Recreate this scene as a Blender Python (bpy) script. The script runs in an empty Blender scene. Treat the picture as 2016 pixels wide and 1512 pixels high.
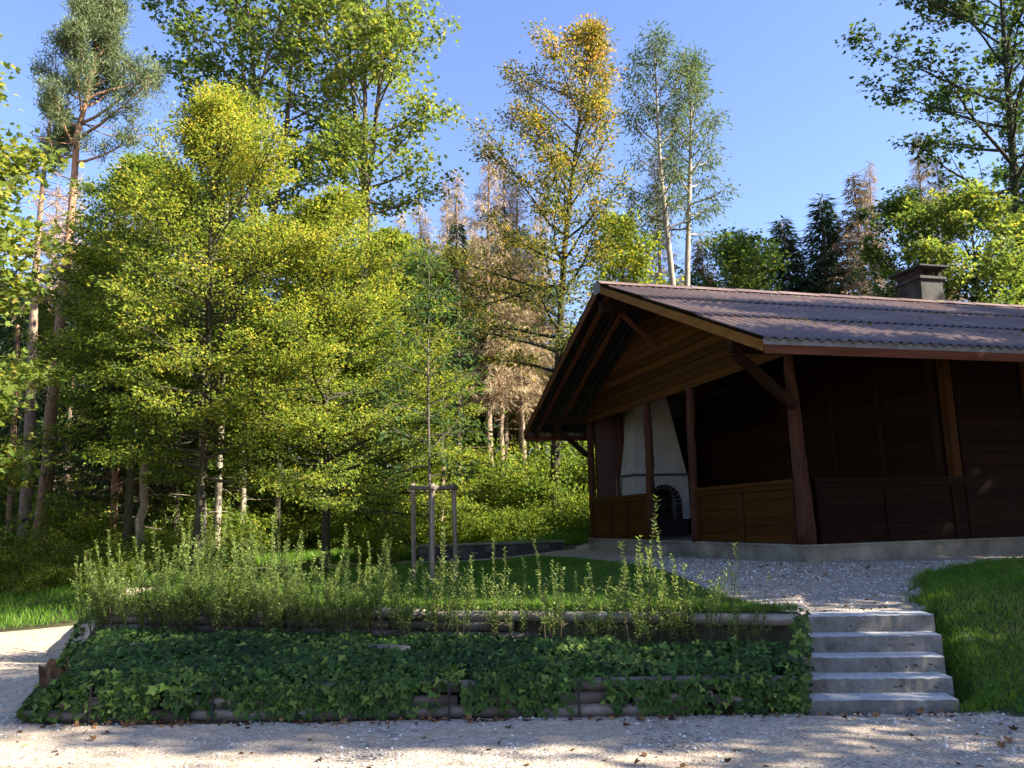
import bpy, math, random
import numpy as np

R_ = math.radians
rng = np.random.default_rng(7)
scene = bpy.context.scene
COL = scene.collection

# ------------------------------------------------------------------ camera
F_PX, PITCH, ROLL, EYE = 1600.0, R_(9.65), R_(-1.51), 1.75
def cam_axes():
    f = np.array([0, math.cos(PITCH), math.sin(PITCH)]); r = np.array([1., 0, 0]); u = np.cross(r, f)
    c, s = math.cos(ROLL), math.sin(ROLL)
    return np.array([c*r + s*u, -s*r + c*u, f])
CAM = cam_axes(); CPOS = np.array([0, 0, EYE])
def at_y(px, py, Y):
    """world point at depth Y that the photo shows at (px, py)"""
    d = CAM.T @ np.array([(px-1008)/F_PX, -(py-756)/F_PX, 1.])
    return CPOS + d*(Y/d[1])
def at_z(px, py, z):
    d = CAM.T @ np.array([(px-1008)/F_PX, -(py-756)/F_PX, 1.])
    return CPOS + d*((z-EYE)/d[2])
from mathutils import Matrix, Vector
cd = bpy.data.cameras.new('camera'); cam = bpy.data.objects.new('camera', cd); COL.objects.link(cam)
cd.sensor_width = 36; cd.lens = 36*F_PX/2016; cd.clip_end = 2000; cd.clip_start = .05
m = Matrix.Identity(4)
for i in range(3):
    m[i][0] = CAM[0][i]; m[i][1] = CAM[1][i]; m[i][2] = -CAM[2][i]; m[i][3] = CPOS[i]
cam.matrix_world = m
scene.camera = cam

# ------------------------------------------------------------------ light
SUN_AZ, SUN_EL = R_(15), R_(31)      # azimuth measured from +X towards the viewer
sx, sy, sz = math.cos(SUN_EL)*math.cos(SUN_AZ), -math.cos(SUN_EL)*math.sin(SUN_AZ), math.sin(SUN_EL)
ld = bpy.data.lights.new('sun', 'SUN'); ld.energy = 5.0; ld.angle = R_(.53); ld.color = (1, .92, .78)
lo = bpy.data.objects.new('sun', ld); COL.objects.link(lo)
lo.rotation_euler = Vector((sx, sy, sz)).to_track_quat('Z', 'Y').to_euler(); lo.location = (20, -8, 20)
w = bpy.data.worlds.new('World'); scene.world = w; w.use_nodes = True
nt = w.node_tree; bg = nt.nodes['Background']
sky = nt.nodes.new('ShaderNodeTexSky'); sky.sky_type = 'NISHITA'; sky.sun_disc = False
sky.sun_elevation = SUN_EL; sky.sun_rotation = math.atan2(sx, sy)
sky.air_density = 1.0; sky.dust_density = .6; sky.ozone_density = 4.0; sky.altitude = 300
tn = nt.nodes.new('ShaderNodeMix'); tn.data_type = 'RGBA'; tn.blend_type = 'MULTIPLY'; tn.inputs[0].default_value = 1; tn.inputs[7].default_value = (1.03, .92, 1.0, 1)
nt.links.new(sky.outputs[0], tn.inputs[6]); nt.links.new(tn.outputs[2], bg.inputs[0]); bg.inputs[1].default_value = .081
vs = scene.view_settings; vs.view_transform = 'Standard'; vs.look = 'None'; vs.exposure = 2.2; vs.gamma = 1
cy = scene.cycles
cy.max_bounces = 6; cy.diffuse_bounces = 3; cy.glossy_bounces = 2; cy.transmission_bounces = 4; cy.transparent_max_bounces = 4
cy.caustics_reflective = False; cy.caustics_refractive = False
cy.sample_clamp_indirect = 4; cy.use_adaptive_sampling = True; cy.adaptive_threshold = .02
cy.use_denoising = True
try: cy.denoiser = 'OPENIMAGEDENOISE'; cy.denoising_input_passes = 'RGB_ALBEDO_NORMAL'
except Exception: pass

# ------------------------------------------------------------------ mesh tools
class MB:
    """collects vertices / faces and builds ONE mesh object"""
    def __init__(s): s.v = []; s.f = {}; s.n = 0
    def add(s, v, f, tint=.5):
        v = np.asarray(v, np.float32).reshape(-1, 3); f = np.asarray(f, np.int64)
        t = np.full(len(f), tint, np.float32) if np.isscalar(tint) else np.asarray(tint, np.float32)
        s.f.setdefault(f.shape[1], []).append((f + s.n, t)); s.v.append(v); s.n += len(v)
    def box(s, x0, x1, y0, y1, z0, z1, tint=.5, bev=0.0):
        v = [(x0,y0,z0),(x1,y0,z0),(x1,y1,z0),(x0,y1,z0),(x0,y0,z1),(x1,y0,z1),(x1,y1,z1),(x0,y1,z1)]
        s.add(v, [(0,3,2,1),(4,5,6,7),(0,1,5,4),(1,2,6,5),(2,3,7,6),(3,0,4,7)], tint)
    def prism(s, poly, axis, a, b, tint=.5):
        """poly: 2-D outline in the other two axes (in order), extruded along axis from a to b"""
        n = len(poly); o = [i for i in range(3) if i != axis]
        v = np.zeros((2*n, 3)); v[:n, o[0]] = v[n:, o[0]] = [p[0] for p in poly]; v[:n, o[1]] = v[n:, o[1]] = [p[1] for p in poly]
        v[:n, axis] = a; v[n:, axis] = b
        s.add(v, [(i, (i+1) % n, n+(i+1) % n, n+i) for i in range(n)], tint)
        base = s.n-2*n
        s.f.setdefault(n, []).append((np.array([list(range(n))[::-1], list(range(n, 2*n))])+base, np.full(2, tint, np.float32)))
    def beam(s, p, q, w, h, tint=.5, up=(0,0,1)):
        """rectangular bar from p to q"""
        p, q = np.array(p, float), np.array(q, float); d = q-p; L = np.linalg.norm(d); d /= L
        upv = np.array(up, float); x = np.cross(d, upv); x /= np.linalg.norm(x); z = np.cross(x, d)
        c = [(-w/2, -h/2), (w/2, -h/2), (w/2, h/2), (-w/2, h/2)]
        v = [p + a*x + b*z for a, b in c] + [q + a*x + b*z for a, b in c]
        s.add(v, [(3,2,1,0),(4,5,6,7),(0,1,5,4),(1,2,6,5),(2,3,7,6),(3,0,4,7)], tint)
    def tube(s, P, r, sides=6, tint=.5, cap=True):
        P = np.asarray(P, float); n = len(P); r = np.broadcast_to(np.asarray(r, float), (n,))
        t = np.gradient(P, axis=0); t /= np.linalg.norm(t, axis=1)[:, None]+1e-9
        ref = np.array([1., 0, 0]) if abs(t[0][0]) < .8 else np.array([0, 1., 0])
        a = np.cross(t, ref); a /= np.linalg.norm(a, axis=1)[:, None]+1e-9; b = np.cross(t, a)
        th = np.linspace(0, 2*np.pi, sides, endpoint=False)
        v = P[:, None] + r[:, None, None]*(np.cos(th)[None, :, None]*a[:, None] + np.sin(th)[None, :, None]*b[:, None])
        i = np.arange(n-1)[:, None]*sides; j = np.arange(sides)[None]; k = (np.arange(sides)+1) % sides
        f = np.stack([i+j, i+k[None], i+sides+k[None], i+sides+j], -1).reshape(-1, 4)
        s.add(v.reshape(-1, 3), f, tint)
        if cap:
            b0 = s.n-n*sides
            s.f.setdefault(sides, []).append((np.array([list(range(sides))[::-1], list(range((n-1)*sides, n*sides))])+b0, np.full(2, tint, np.float32)))
    def leaves(s, P, D, N, L, W, tint, shape='kite', fold=.18):
        """one small leaf per point: P position, D direction, N normal, L length, W width"""
        P = np.asarray(P); n = len(P)
        D = D/(np.linalg.norm(D, axis=1)[:, None]+1e-9)
        N = N-(N*D).sum(1)[:, None]*D; N /= np.linalg.norm(N, axis=1)[:, None]+1e-9
        X = np.cross(D, N)
        T = SHAPES[shape]; k = len(T)
        L = np.broadcast_to(L, (n,))[:, None, None]; W = np.broadcast_to(W, (n,))[:, None, None]
        T = np.array(T)
        v = P[:, None] + T[None, :, 1:2]*L*D[:, None] + T[None, :, 0:1]*W*X[:, None] + (np.abs(T[None, :, 0:1])*W*fold - T[None, :, 1:2]**2*L*.15)*N[:, None]
        if shape == 'kite': faces = [(0, 1, 2, 3)]
        elif shape == 'lobed': faces = [(0, 1, 2, 3), (0, 3, 4, 5), (0, 5, 6, 7)]
        elif shape == 'ivy': faces = [(0, 1, 2, 3, 4), (0, 4, 5, 6, 7)]
        elif shape == 'tri': faces = [(0, 1, 2)]
        for fset in faces:
            pass
        f = (np.arange(n)[:, None, None]*k + np.array(faces)[None]).reshape(-1, len(faces[0]))
        s.add(v.reshape(-1, 3), f, np.repeat(np.broadcast_to(tint, (n,)), len(faces)))
    def build(s, name, mats, parent=None, smooth=False):
        me = bpy.data.meshes.new(name)
        if s.n:
            V = np.concatenate(s.v); me.vertices.add(len(V)); me.vertices.foreach_set('co', V.ravel())
            loops = []; starts = []; tints = []; pos = 0
            for k, lst in s.f.items():
                for f, t in lst:
                    loops.append(f.ravel()); starts.append(pos + np.arange(len(f))*k); tints.append(t); pos += f.size
            loops = np.concatenate(loops); starts = np.concatenate(starts); tints = np.concatenate(tints)
            me.loops.add(len(loops)); me.loops.foreach_set('vertex_index', loops.astype(np.int32))
            me.polygons.add(len(starts)); me.polygons.foreach_set('loop_start', starts.astype(np.int32))
            at = me.attributes.new('tint', 'FLOAT', 'FACE'); at.data.foreach_set('value', tints.astype(np.float32))
            me.polygons.foreach_set('use_smooth', np.full(len(starts), bool(smooth)))
            me.update(calc_edges=True)
        me.materials.append(mats)
        o = bpy.data.objects.new(name, me); COL.objects.link(o)
        if parent: o.parent = parent
        return o
SHAPES = {
 'kite': [(0, 0), (.5, .45), (0, 1), (-.5, .45)],
 'lobed': [(0, 0), (.62, .12), (.34, .42), (.3, .8), (0, 1.05), (-.3, .8), (-.34, .42), (-.62, .12)],
 'ivy': [(0, .12), (.34, -.06), (.56, .3), (.24, .5), (0, 1.0), (-.24, .5), (-.56, .3), (-.34, -.06)],
 'tri': [(-.5, 0), (.5, 0), (0, 1)],
}
SHAPES['lobed'] = [(0, 0), (.42, .05), (.6, .5), (.22, .5), (0, 1.0), (-.22, .5), (-.6, .5), (-.42, .05)]
def tag(o, label=None, cat=None, group=None, kind=None):
    if label: o['label'] = label
    if cat: o['category'] = cat
    if group: o['group'] = group
    if kind: o['kind'] = kind
    return o
def empty(name, loc, label, cat, group=None, rz=0):
    o = bpy.data.objects.new(name, None); COL.objects.link(o); o.location = loc; o.rotation_euler.z = rz
    o.empty_display_size = .3
    return tag(o, label, cat, group)
def part(src, parent):
    c = src.copy(); COL.objects.link(c); c.parent = parent; return c

# ------------------------------------------------------------------ materials
def new_mat(name):
    m = bpy.data.materials.new(name); m.use_nodes = True; nt = m.node_tree
    return m, nt, nt.nodes['Principled BSDF'], nt.nodes['Material Output']
def node(nt, t, **kw):
    n = nt.nodes.new(t)
    for k, v in kw.items(): setattr(n, k, v)
    return n
def ramp(nt, stops, fac=None):
    r = node(nt, 'ShaderNodeValToRGB'); e = r.color_ramp.elements
    while len(e) < len(stops): e.new(.5)
    for el, (p, c) in zip(e, stops): el.position = p; el.color = (*c, 1)
    if fac is not None: nt.links.new(fac, r.inputs[0])
    return r
def coords(nt, scale=(1, 1, 1), space='Object'):
    tc = node(nt, 'ShaderNodeTexCoord'); mp = node(nt, 'ShaderNodeMapping'); mp.inputs['Scale'].default_value = scale
    nt.links.new(tc.outputs[space], mp.inputs[0]); return mp.outputs[0]
def noise(nt, vec, scale, detail=4, rough=.55):
    n = node(nt, 'ShaderNodeTexNoise'); n.inputs['Scale'].default_value = scale; n.inputs['Detail'].default_value = detail; n.inputs['Roughness'].default_value = rough
    if vec is not None: nt.links.new(vec, n.inputs['Vector'])
    return n.outputs[0]
def mixc(nt, fac, a, b, mode='MIX'):
    n = node(nt, 'ShaderNodeMix', data_type='RGBA', blend_type=mode)
    for sock, val in ((n.inputs[0], fac), (n.inputs[6], a), (n.inputs[7], b)):
        if isinstance(val, (int, float)): sock.default_value = val
        elif isinstance(val, tuple): sock.default_value = (*val, 1)
        else: nt.links.new(val, sock)
    return n.outputs[2]
def bump(nt, h, strength, dist, bsdf):
    b = node(nt, 'ShaderNodeBump'); b.inputs['Strength'].default_value = strength; b.inputs['Distance'].default_value = dist
    nt.links.new(h, b.inputs['Height']); nt.links.new(b.outputs[0], bsdf.inputs['Normal'])
def leaf_mat(name, stops, transl=.5, rough=.55, spec=.18, tboost=1.6):
    m, nt, b, out = new_mat(name)
    a = node(nt, 'ShaderNodeAttribute', attribute_name='tint')
    r = ramp(nt, stops, a.outputs['Fac'])
    nt.links.new(r.outputs[0], b.inputs['Base Color']); b.inputs['Roughness'].default_value = rough; b.inputs['Specular IOR Level'].default_value = spec
    if transl:
        t = node(nt, 'ShaderNodeBsdfTranslucent'); mx = node(nt, 'ShaderNodeMixShader'); mx.inputs[0].default_value = transl
        g = mixc(nt, 1.0, r.outputs[0], (tboost, tboost*.95, tboost*.6), 'MULTIPLY')
        nt.links.new(g, t.inputs[0]); nt.links.new(b.outputs[0], mx.inputs[1]); nt.links.new(t.outputs[0], mx.inputs[2]); nt.links.new(mx.outputs[0], out.inputs[0])
    return m
def bark_mat(name, stops, scale=(6, 6, 1.2), sc=3, bmp=.6):
    m, nt, b, out = new_mat(name)
    v = coords(nt, scale); n1 = noise(nt, v, sc, 6, .65)
    r = ramp(nt, stops, n1); nt.links.new(r.outputs[0], b.inputs['Base Color']); b.inputs['Roughness'].default_value = .9
    b.inputs['Specular IOR Level'].default_value = .15
    bump(nt, n1, bmp, .03, b); return m
def wood_mat(name, dark, light, scale, sc=2.0, rough=.6, stain=None, bmp=.25):
    """timber: stretched grain noise, board to board tint, blotchy wear"""
    m, nt, b, out = new_mat(name)
    v = coords(nt, scale); n1 = noise(nt, v, sc, 6, .6)
    r = ramp(nt, [(.3, dark), (.7, light)], n1)
    a = node(nt, 'ShaderNodeAttribute', attribute_name='tint')
    tv = ramp(nt, [(0, (.62, .62, .62)), (1, (1.3, 1.3, 1.3))], a.outputs['Fac'])
    c = mixc(nt, 1.0, r.outputs[0], tv.outputs[0], 'MULTIPLY')
    if stain:
        n2 = noise(nt, coords(nt), 1.1, 5, .6); r2 = ramp(nt, [(.45, (0, 0, 0)), (.7, (1, 1, 1))], n2)
        c = mixc(nt, r2.outputs[0], c, stain)
    nt.links.new(c, b.inputs['Base Color']); b.inputs['Roughness'].default_value = rough; b.inputs['Specular IOR Level'].default_value = .05
    bump(nt, n1, bmp, .01, b); return m
def stone_mat(name, stops, sc=3, rough=.9, bmp=.4, fine=60):
    m, nt, b, out = new_mat(name)
    v = coords(nt); n1 = noise(nt, v, sc, 8, .65); n2 = noise(nt, v, fine, 3, .6)
    r = ramp(nt, stops, n1); g = ramp(nt, [(.3, (.75, .75, .75)), (.7, (1.2, 1.2, 1.2))], n2)
    nt.links.new(mixc(nt, 1.0, r.outputs[0], g.outputs[0], 'MULTIPLY'), b.inputs['Base Color'])
    b.inputs['Roughness'].default_value = rough; b.inputs['Specular IOR Level'].default_value = .25
    bump(nt, n2, bmp, .006, b); return m
def gravel_mat(name, base, dark, pale, dirt):
    m, nt, b, out = new_mat(name)
    v = coords(nt)
    vo = node(nt, 'ShaderNodeTexVoronoi'); vo.inputs['Scale'].default_value = 52; nt.links.new(v, vo.inputs['Vector'])
    vo2 = node(nt, 'ShaderNodeTexVoronoi'); vo2.inputs['Scale'].default_value = 95; nt.links.new(v, vo2.inputs['Vector'])
    sep = node(nt, 'ShaderNodeSeparateColor'); nt.links.new(vo.outputs['Color'], sep.inputs[0])
    sep2 = node(nt, 'ShaderNodeSeparateColor'); nt.links.new(vo2.outputs['Color'], sep2.inputs[0])
    r = ramp(nt, [(0, dark), (.3, base), (.85, base), (1, pale)], sep.outputs[0])
    r2 = ramp(nt, [(0, (.7, .7, .7)), (.5, (1, 1, 1)), (1, (1.25, 1.25, 1.25))], sep2.outputs[0])
    c = mixc(nt, 1.0, r.outputs[0], r2.outputs[0], 'MULTIPLY')
    n1 = noise(nt, coords(nt, (.4, 1.3, 1)), 1.0, 6, .6); k = ramp(nt, [(.45, (0, 0, 0)), (.66, (1, 1, 1))], n1)
    c = mixc(nt, k.outputs[0], c, mixc(nt, 1.0, (*dirt,), r2.outputs[0], 'MULTIPLY'))
    n3 = noise(nt, v, 7, 5, .7); k3 = ramp(nt, [(.3, (.72, .72, .72)), (.7, (1.18, 1.18, 1.18))], n3)
    c = mixc(nt, 1.0, c, k3.outputs[0], 'MULTIPLY')
    nt.links.new(c, b.inputs['Base Color']); b.inputs['Roughness'].default_value = .95; b.inputs['Specular IOR Level'].default_value = .2
    bump(nt, vo.outputs['Distance'], .5, .012, b); return m

M = {}
M['leaf_yellow'] = leaf_mat('hornbeam_leaves', [(0, (.03, .068, .014)), (.3, (.075, .125, .02)), (.5, (.14, .195, .026)), (.7, (.215, .265, .033)), (.9, (.3, .3, .04)), (1, (.35, .3, .045))])
M['leaf_green'] = leaf_mat('maple_leaves', [(0, (.025, .055, .016)), (.5, (.075, .125, .025)), (.85, (.15, .19, .035)), (1, (.24, .22, .035))])
M['leaf_light'] = leaf_mat('ash_maple_leaves', [(0, (.045, .085, .02)), (.5, (.13, .185, .035)), (.85, (.22, .25, .045)), (1, (.3, .26, .055))])
M['leaf_autumn'] = leaf_mat('turning_leaves', [(0, (.03, .06, .015)), (.35, (.09, .11, .02)), (.6, (.22, .19, .025)), (.8, (.36, .23, .05)), (1, (.36, .17, .07))])
M['leaf_blue'] = leaf_mat('ash_leaves', [(0, (.03, .06, .03)), (.5, (.065, .1, .045)), (1, (.13, .15, .06))])
M['leaf_dark'] = leaf_mat('dark_leaves', [(0, (.012, .03, .01)), (.5, (.03, .06, .015)), (1, (.08, .11, .025))])
M['chestnut_leaf'] = leaf_mat('chestnut_leaves', [(0, (.025, .06, .018)), (.6, (.055, .1, .025)), (1, (.12, .14, .03))])
M['needle_green'] = leaf_mat('spruce_needles', [(0, (.012, .028, .014)), (.6, (.028, .052, .022)), (1, (.06, .085, .03))], transl=.1)
M['needle_pine'] = leaf_mat('pine_needles', [(0, (.05, .085, .04)), (.6, (.12, .155, .065)), (1, (.2, .22, .1))], transl=.15)
M['needle_dead'] = leaf_mat('dead_needles', [(0, (.2, .135, .085)), (.5, (.38, .285, .175)), (1, (.52, .43, .28))], transl=.1, spec=.1)
M['needle_mixed'] = leaf_mat('browning_needles', [(0, (.03, .045, .02)), (.45, (.07, .075, .03)), (.7, (.2, .12, .06)), (1, (.28, .19, .1))], transl=.1)
M['shrub_leaf'] = leaf_mat('privet_leaves', [(0, (.04, .085, .024)), (.5, (.11, .185, .05)), (1, (.24, .28, .075))], rough=.5)
M['bush_leaf'] = leaf_mat('undergrowth_leaves', [(0, (.035, .08, .014)), (.5, (.12, .18, .025)), (.85, (.25, .27, .035)), (1, (.36, .3, .05))])
M['ivy_leaf'] = leaf_mat('ivy_leaves', [(0, (.01, .026, .006)), (.45, (.03, .066, .011)), (.8, (.075, .135, .02)), (1, (.17, .22, .04))], transl=.15, rough=.55, spec=.18)
M['grass'] = leaf_mat('grass_blades', [(0, (.035, .09, .01)), (.5, (.085, .18, .018)), (.9, (.16, .25, .03)), (1, (.3, .27, .09))], transl=.35)
M['dry'] = leaf_mat('dry_leaves', [(0, (.03, .016, .01)), (.5, (.1, .05, .025)), (1, (.28, .14, .05))], transl=.1, spec=.1)
M['roof_litter'] = leaf_mat('roof_litter', [(0, (.1, .07, .025)), (.6, (.26, .19, .05)), (1, (.4, .32, .08))], transl=.1, spec=.1)
M['twig'] = leaf_mat('dry_twigs', [(0, (.04, .034, .02)), (1, (.11, .085, .05))], transl=0, spec=.1)
M['bark_grey'] = bark_mat('grey_bark', [(.3, (.05, .042, .033)), (.6, (.13, .11, .085)), (.8, (.2, .18, .14))])
M['bark_dark'] = bark_mat('dark_mossy_bark', [(.3, (.02, .018, .012)), (.55, (.05, .045, .028)), (.8, (.07, .09, .03))])
M['bark_pine'] = bark_mat('pine_bark', [(.3, (.1, .055, .035)), (.5, (.27, .15, .09)), (.75, (.4, .27, .18))], sc=4)
M['bark_spruce'] = bark_mat('spruce_bark', [(.3, (.1, .07, .05)), (.55, (.24, .17, .12)), (.8, (.36, .28, .2))], sc=4)
M['bark_pale'] = bark_mat('pale_bark', [(.3, (.13, .11, .08)), (.55, (.28, .24, .18)), (.8, (.4, .36, .28))])
M['concrete'] = stone_mat('weathered_concrete', [(.3, (.075, .067, .05)), (.5, (.17, .155, .122)), (.7, (.26, .24, .19))], 1.6)
def step_material():
    m, nt, b, out = new_mat('step_concrete'); v = coords(nt); n1 = noise(nt, v, 4.5, 8, .65); n2 = noise(nt, v, 55, 3, .6); n3 = noise(nt, v, 9, 6, .7)
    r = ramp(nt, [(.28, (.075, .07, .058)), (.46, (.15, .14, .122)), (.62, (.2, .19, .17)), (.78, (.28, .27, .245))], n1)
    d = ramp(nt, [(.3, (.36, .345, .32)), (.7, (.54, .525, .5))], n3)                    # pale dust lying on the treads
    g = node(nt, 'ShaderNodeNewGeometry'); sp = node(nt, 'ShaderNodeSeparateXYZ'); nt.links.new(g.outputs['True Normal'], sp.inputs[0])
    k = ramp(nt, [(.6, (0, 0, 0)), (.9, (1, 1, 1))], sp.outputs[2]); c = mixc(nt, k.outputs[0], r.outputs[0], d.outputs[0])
    gr = ramp(nt, [(.3, (.75, .75, .75)), (.7, (1.2, 1.2, 1.2))], n2)
    nt.links.new(mixc(nt, 1.0, c, gr.outputs[0], 'MULTIPLY'), b.inputs['Base Color']); b.inputs['Roughness'].default_value = .92; b.inputs['Specular IOR Level'].default_value = .15
    bump(nt, n2, .5, .006, b); return m
M['step'] = step_material()
M['plaster'] = stone_mat('white_plaster', [(.3, (.24, .24, .22)), (.7, (.34, .34, .31))], 2, bmp=.15)
M['soot'] = stone_mat('sooty_brick', [(.3, (.012, .01, .01)), (.7, (.06, .035, .03))], 6)
M['chimney'] = stone_mat('sooty_render', [(.35, (.02, .019, .018)), (.55, (.06, .056, .05)), (.75, (.09, .085, .075))], 1.6)
M['slate'] = stone_mat('dark_stone_band', [(.3, (.03, .03, .034)), (.7, (.06, .06, .065))], 6)
M['iron'] = stone_mat('black_iron', [(.3, (.015, .014, .014)), (.7, (.03, .026, .024))], 6, rough=.6)
M['gravel'] = gravel_mat('pale_gravel', (.42, .345, .265), (.17, .14, .11), (.62, .54, .44), (.45, .345, .235))
M['gravel2'] = gravel_mat('grey_gravel', (.34, .285, .225), (.12, .1, .082), (.56, .5, .42), (.31, .25, .185))
M['soil'] = stone_mat('lawn_soil', [(.3, (.02, .04, .01)), (.7, (.05, .075, .018))], 4)
M['floor_soil'] = stone_mat('forest_floor', [(.3, (.025, .025, .012)), (.5, (.06, .05, .025)), (.7, (.06, .085, .022))], 1.3, fine=18)
M['ivy_soil'] = stone_mat('ivy_soil', [(.3, (.012, .012, .008)), (.7, (.035, .03, .018))], 5)

# ------------------------------------------------------------------ terrain
def sm(a, b, x):
    t = np.clip((x-a)/(b-a), 0, 1); return t*t*(3-2*t)
def side(P, A, B):
    """signed distance of points to the line A->B, positive on its left"""
    d = np.array(B)-np.array(A); L = math.hypot(*d); n = np.array([-d[1], d[0]])/L
    return (P[..., 0]-A[0])*n[0] + (P[..., 1]-A[1])*n[1]
def poly_sdf(P, poly):
    """signed distance to a polygon, positive inside"""
    x, y = P[..., 0], P[..., 1]; d = np.full(x.shape, 1e9); ins = np.zeros(x.shape, bool); n = len(poly)
    for i in range(n):
        ax, ay = poly[i]; bx, by = poly[(i+1) % n]; ex, ey = bx-ax, by-ay
        t = np.clip(((x-ax)*ex+(y-ay)*ey)/(ex*ex+ey*ey), 0, 1)
        d = np.minimum(d, (x-ax-t*ex)**2+(y-ay-t*ey)**2)
        c = ((ay > y) != (by > y)) & (x < (bx-ax)*(y-ay)/((by-ay) if by != ay else 1e-9)+ax)
        ins ^= c
    d = np.sqrt(d); return np.where(ins, d, -d)
def vnoise(x, y, s, seed=0):
    """smooth value noise"""
    X, Y = np.asarray(x, float)/s, np.asarray(y, float)/s; i, j = np.floor(X).astype(int), np.floor(Y).astype(int); u, v = X-i, Y-j
    u = u*u*(3-2*u); v = v*v*(3-2*v)
    def h(a, b):
        k = (a*374761393 + b*668265263 + seed*974711) & 0x7fffffff
        k = ((k ^ (k >> 13))*1274126177) & 0x7fffffff
        return ((k ^ (k >> 16)) & 0xffff)/65535.
    return (h(i, j)*(1-u)+h(i+1, j)*u)*(1-v)+(h(i, j+1)*(1-u)+h(i+1, j+1)*u)*v
LA, LB = (-5.5, 11.62), (2.96, 8.76)          # upper log edge
FA, FB = (-4.55, 8.16), (2.55, 7.72)          # lower log wall
LE0, LE1 = (-4.62, 8.05), (-6.4, 12.2)        # left end of the bank
def height(x, y):
    P = np.stack(np.broadcast_arrays(np.asarray(x, float), np.asarray(y, float)), -1)
    x, y = P[..., 0], P[..., 1]
    df, dl, de = side(P, FA, FB), side(P, LA, LB), -side(P, LE0, LE1)
    low = .016*np.clip(y-9, 0, 30) + .08*sm(14, 18, y)*vnoise(x, y, 2.5)
    terr = .73 + .27*sm(0, 4.2, dl)*sm(-1.8, 3.0, x)
    bank = .25 + .15*np.clip(df/np.maximum(df-dl, .05), 0, 1)
    z = low + (bank-low)*sm(-.02, .06, df)
    z = z + (terr-z)*sm(-.05, .04, dl)
    mleft = sm(-.05, .5, de)*sm(17.5, 15, y) + sm(-5, 2, de)*sm(15, 17.5, y)
    left = low + (z-low)*mleft
    xs, xr = 2.59+.36*(y-7.74), 3.9+.33*(y-7.6)
    ramp_ = .7*np.clip((y-7.8)/1.15, 0, 1)-.22
    terr_r = np.minimum(terr, .66+.05*np.clip(y-8.9, 0, 9)+(terr-.66)*sm(9.5, 12, y))
    rb = .86*sm(7.2, 9.7, y-.05*(x-4.3)) + .16*sm(9.5, 12.5, y) + .05*sm(4.6, 7, x)*sm(7.5, 10, y)
    rgt = ramp_ + (terr_r-ramp_)*sm(8.98, 9.12, y)
    z2 = left + (rgt-left)*sm(xs-.02, xs+.05, x)*sm(7.5, 7.75, y)*(1-sm(11, 13, y)*0)
    z2 = z2 + (rb-z2)*sm(xr-.02, xr+.3, x)*(1-sm(10.5, 12.5, y))
    z2 = z2 + (np.where(x > 4, terr, z2)-z2)*sm(10.5, 12.5, y)
    hill = .13*np.clip(y-24.3, 0, 4.5)*sm(-7, -3, x) + .085*np.clip(y-27, 0, 60) + .05*np.clip(y-42, 0, 60)
    z2 = z2 + hill + (.25*sm(24.5, 28, y))*(vnoise(x, y, 4, 3)-.5)
    return z2
def hz(x, y): return float(height(np.array(x), np.array(y)))
gx = np.concatenate([[-160, -120, -90, -70, -55, -45, -38, -32, -28, -25, -22, -20, -18, -16, -15], np.arange(-14, 12.001, .09), [13, 14, 16, 18, 21, 25, 30, 37, 46, 60, 80, 110, 160]])
gy = np.concatenate([[-60, -40, -25, -15, -9, -5, -2, 0, 1.5, 3, 4], np.arange(4.5, 22.001, .09), [22.5, 23, 24, 25.5, 27, 29, 32, 36, 40, 45, 52, 60, 70, 85, 110, 150]])
GX, GY = np.meshgrid(gx, gy); GZ = height(GX, GY)
def grid_obj(name, mat, keep=None, off=None, smooth=True):
    Z = GZ if off is None else GZ+off
    ny, nx = GX.shape; idx = np.arange(ny*nx).reshape(ny, nx)
    f = np.stack([idx[:-1, :-1], idx[:-1, 1:], idx[1:, 1:], idx[1:, :-1]], -1)
    if keep is not None:
        k = keep[:-1, :-1] | keep[:-1, 1:] | keep[1:, 1:] | keep[1:, :-1]; f = f[k]
    f = f.reshape(-1, 4); used, inv = np.unique(f, return_inverse=True)
    mb = MB(); mb.add(np.stack([GX, GY, Z], -1).reshape(-1, 3)[used], inv.reshape(-1, 4))
    return mb.build(name, mat, smooth=smooth)
PG = np.stack([GX, GY], -1)
ROAD = [(-4.45, 7.95), (2.6, 7.66), (3.9, 7.56), (4.6, 7.05), (7, 6.7), (40, 6.2), (40, -50), (-60, -50), (-60, 11), (-30, 12.2), (-14, 13.6), (-9, 14.6), (-7.4, 15.6), (-6.3, 15.4), (-6.1, 11.8)]
PATH = [(3.0, 8.98), (4.36, 8.9), (4.55, 9.3), (4.95, 10.2), (5.6, 10.9), (6.6, 11.5), (8.6, 12.2), (20, 15.4), (20, 24), (2, 25.5), (1.6, 23.7), (-3.0, 23.3), (-4.5, 23.6), (-5.2, 22.4), (-2.6, 22), (.5, 21.3), (1.35, 18), (2.0, 14.2), (2.5, 10.5), (2.86, 8.95)]
LAWN = [(-5.4, 11.66), (2.9, 8.86), (2.5, 10.5), (2.0, 14.2), (1.35, 18), (.6, 21.3), (-2.6, 22), (-5.2, 21.5), (-6.8, 16.5), (-6.2, 12.4)]
BANK = [(3.98, 7.6), (4.3, 8.6), (4.5, 9.3), (4.9, 10.2), (5.55, 10.95), (6.6, 11.55), (8.6, 12.2), (14, 13.4), (22, 15), (22, 6.5), (7, 6.75), (4.7, 7.05)]
IVYP = [(-4.62, 8.12), (2.56, 7.74), (2.94, 8.68), (-5.4, 11.5), (-6.35, 12.1)]
wob = .10*(vnoise(GX, GY, .5, 5)-.5) + .06*(vnoise(GX, GY, .17, 9)-.5)
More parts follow.
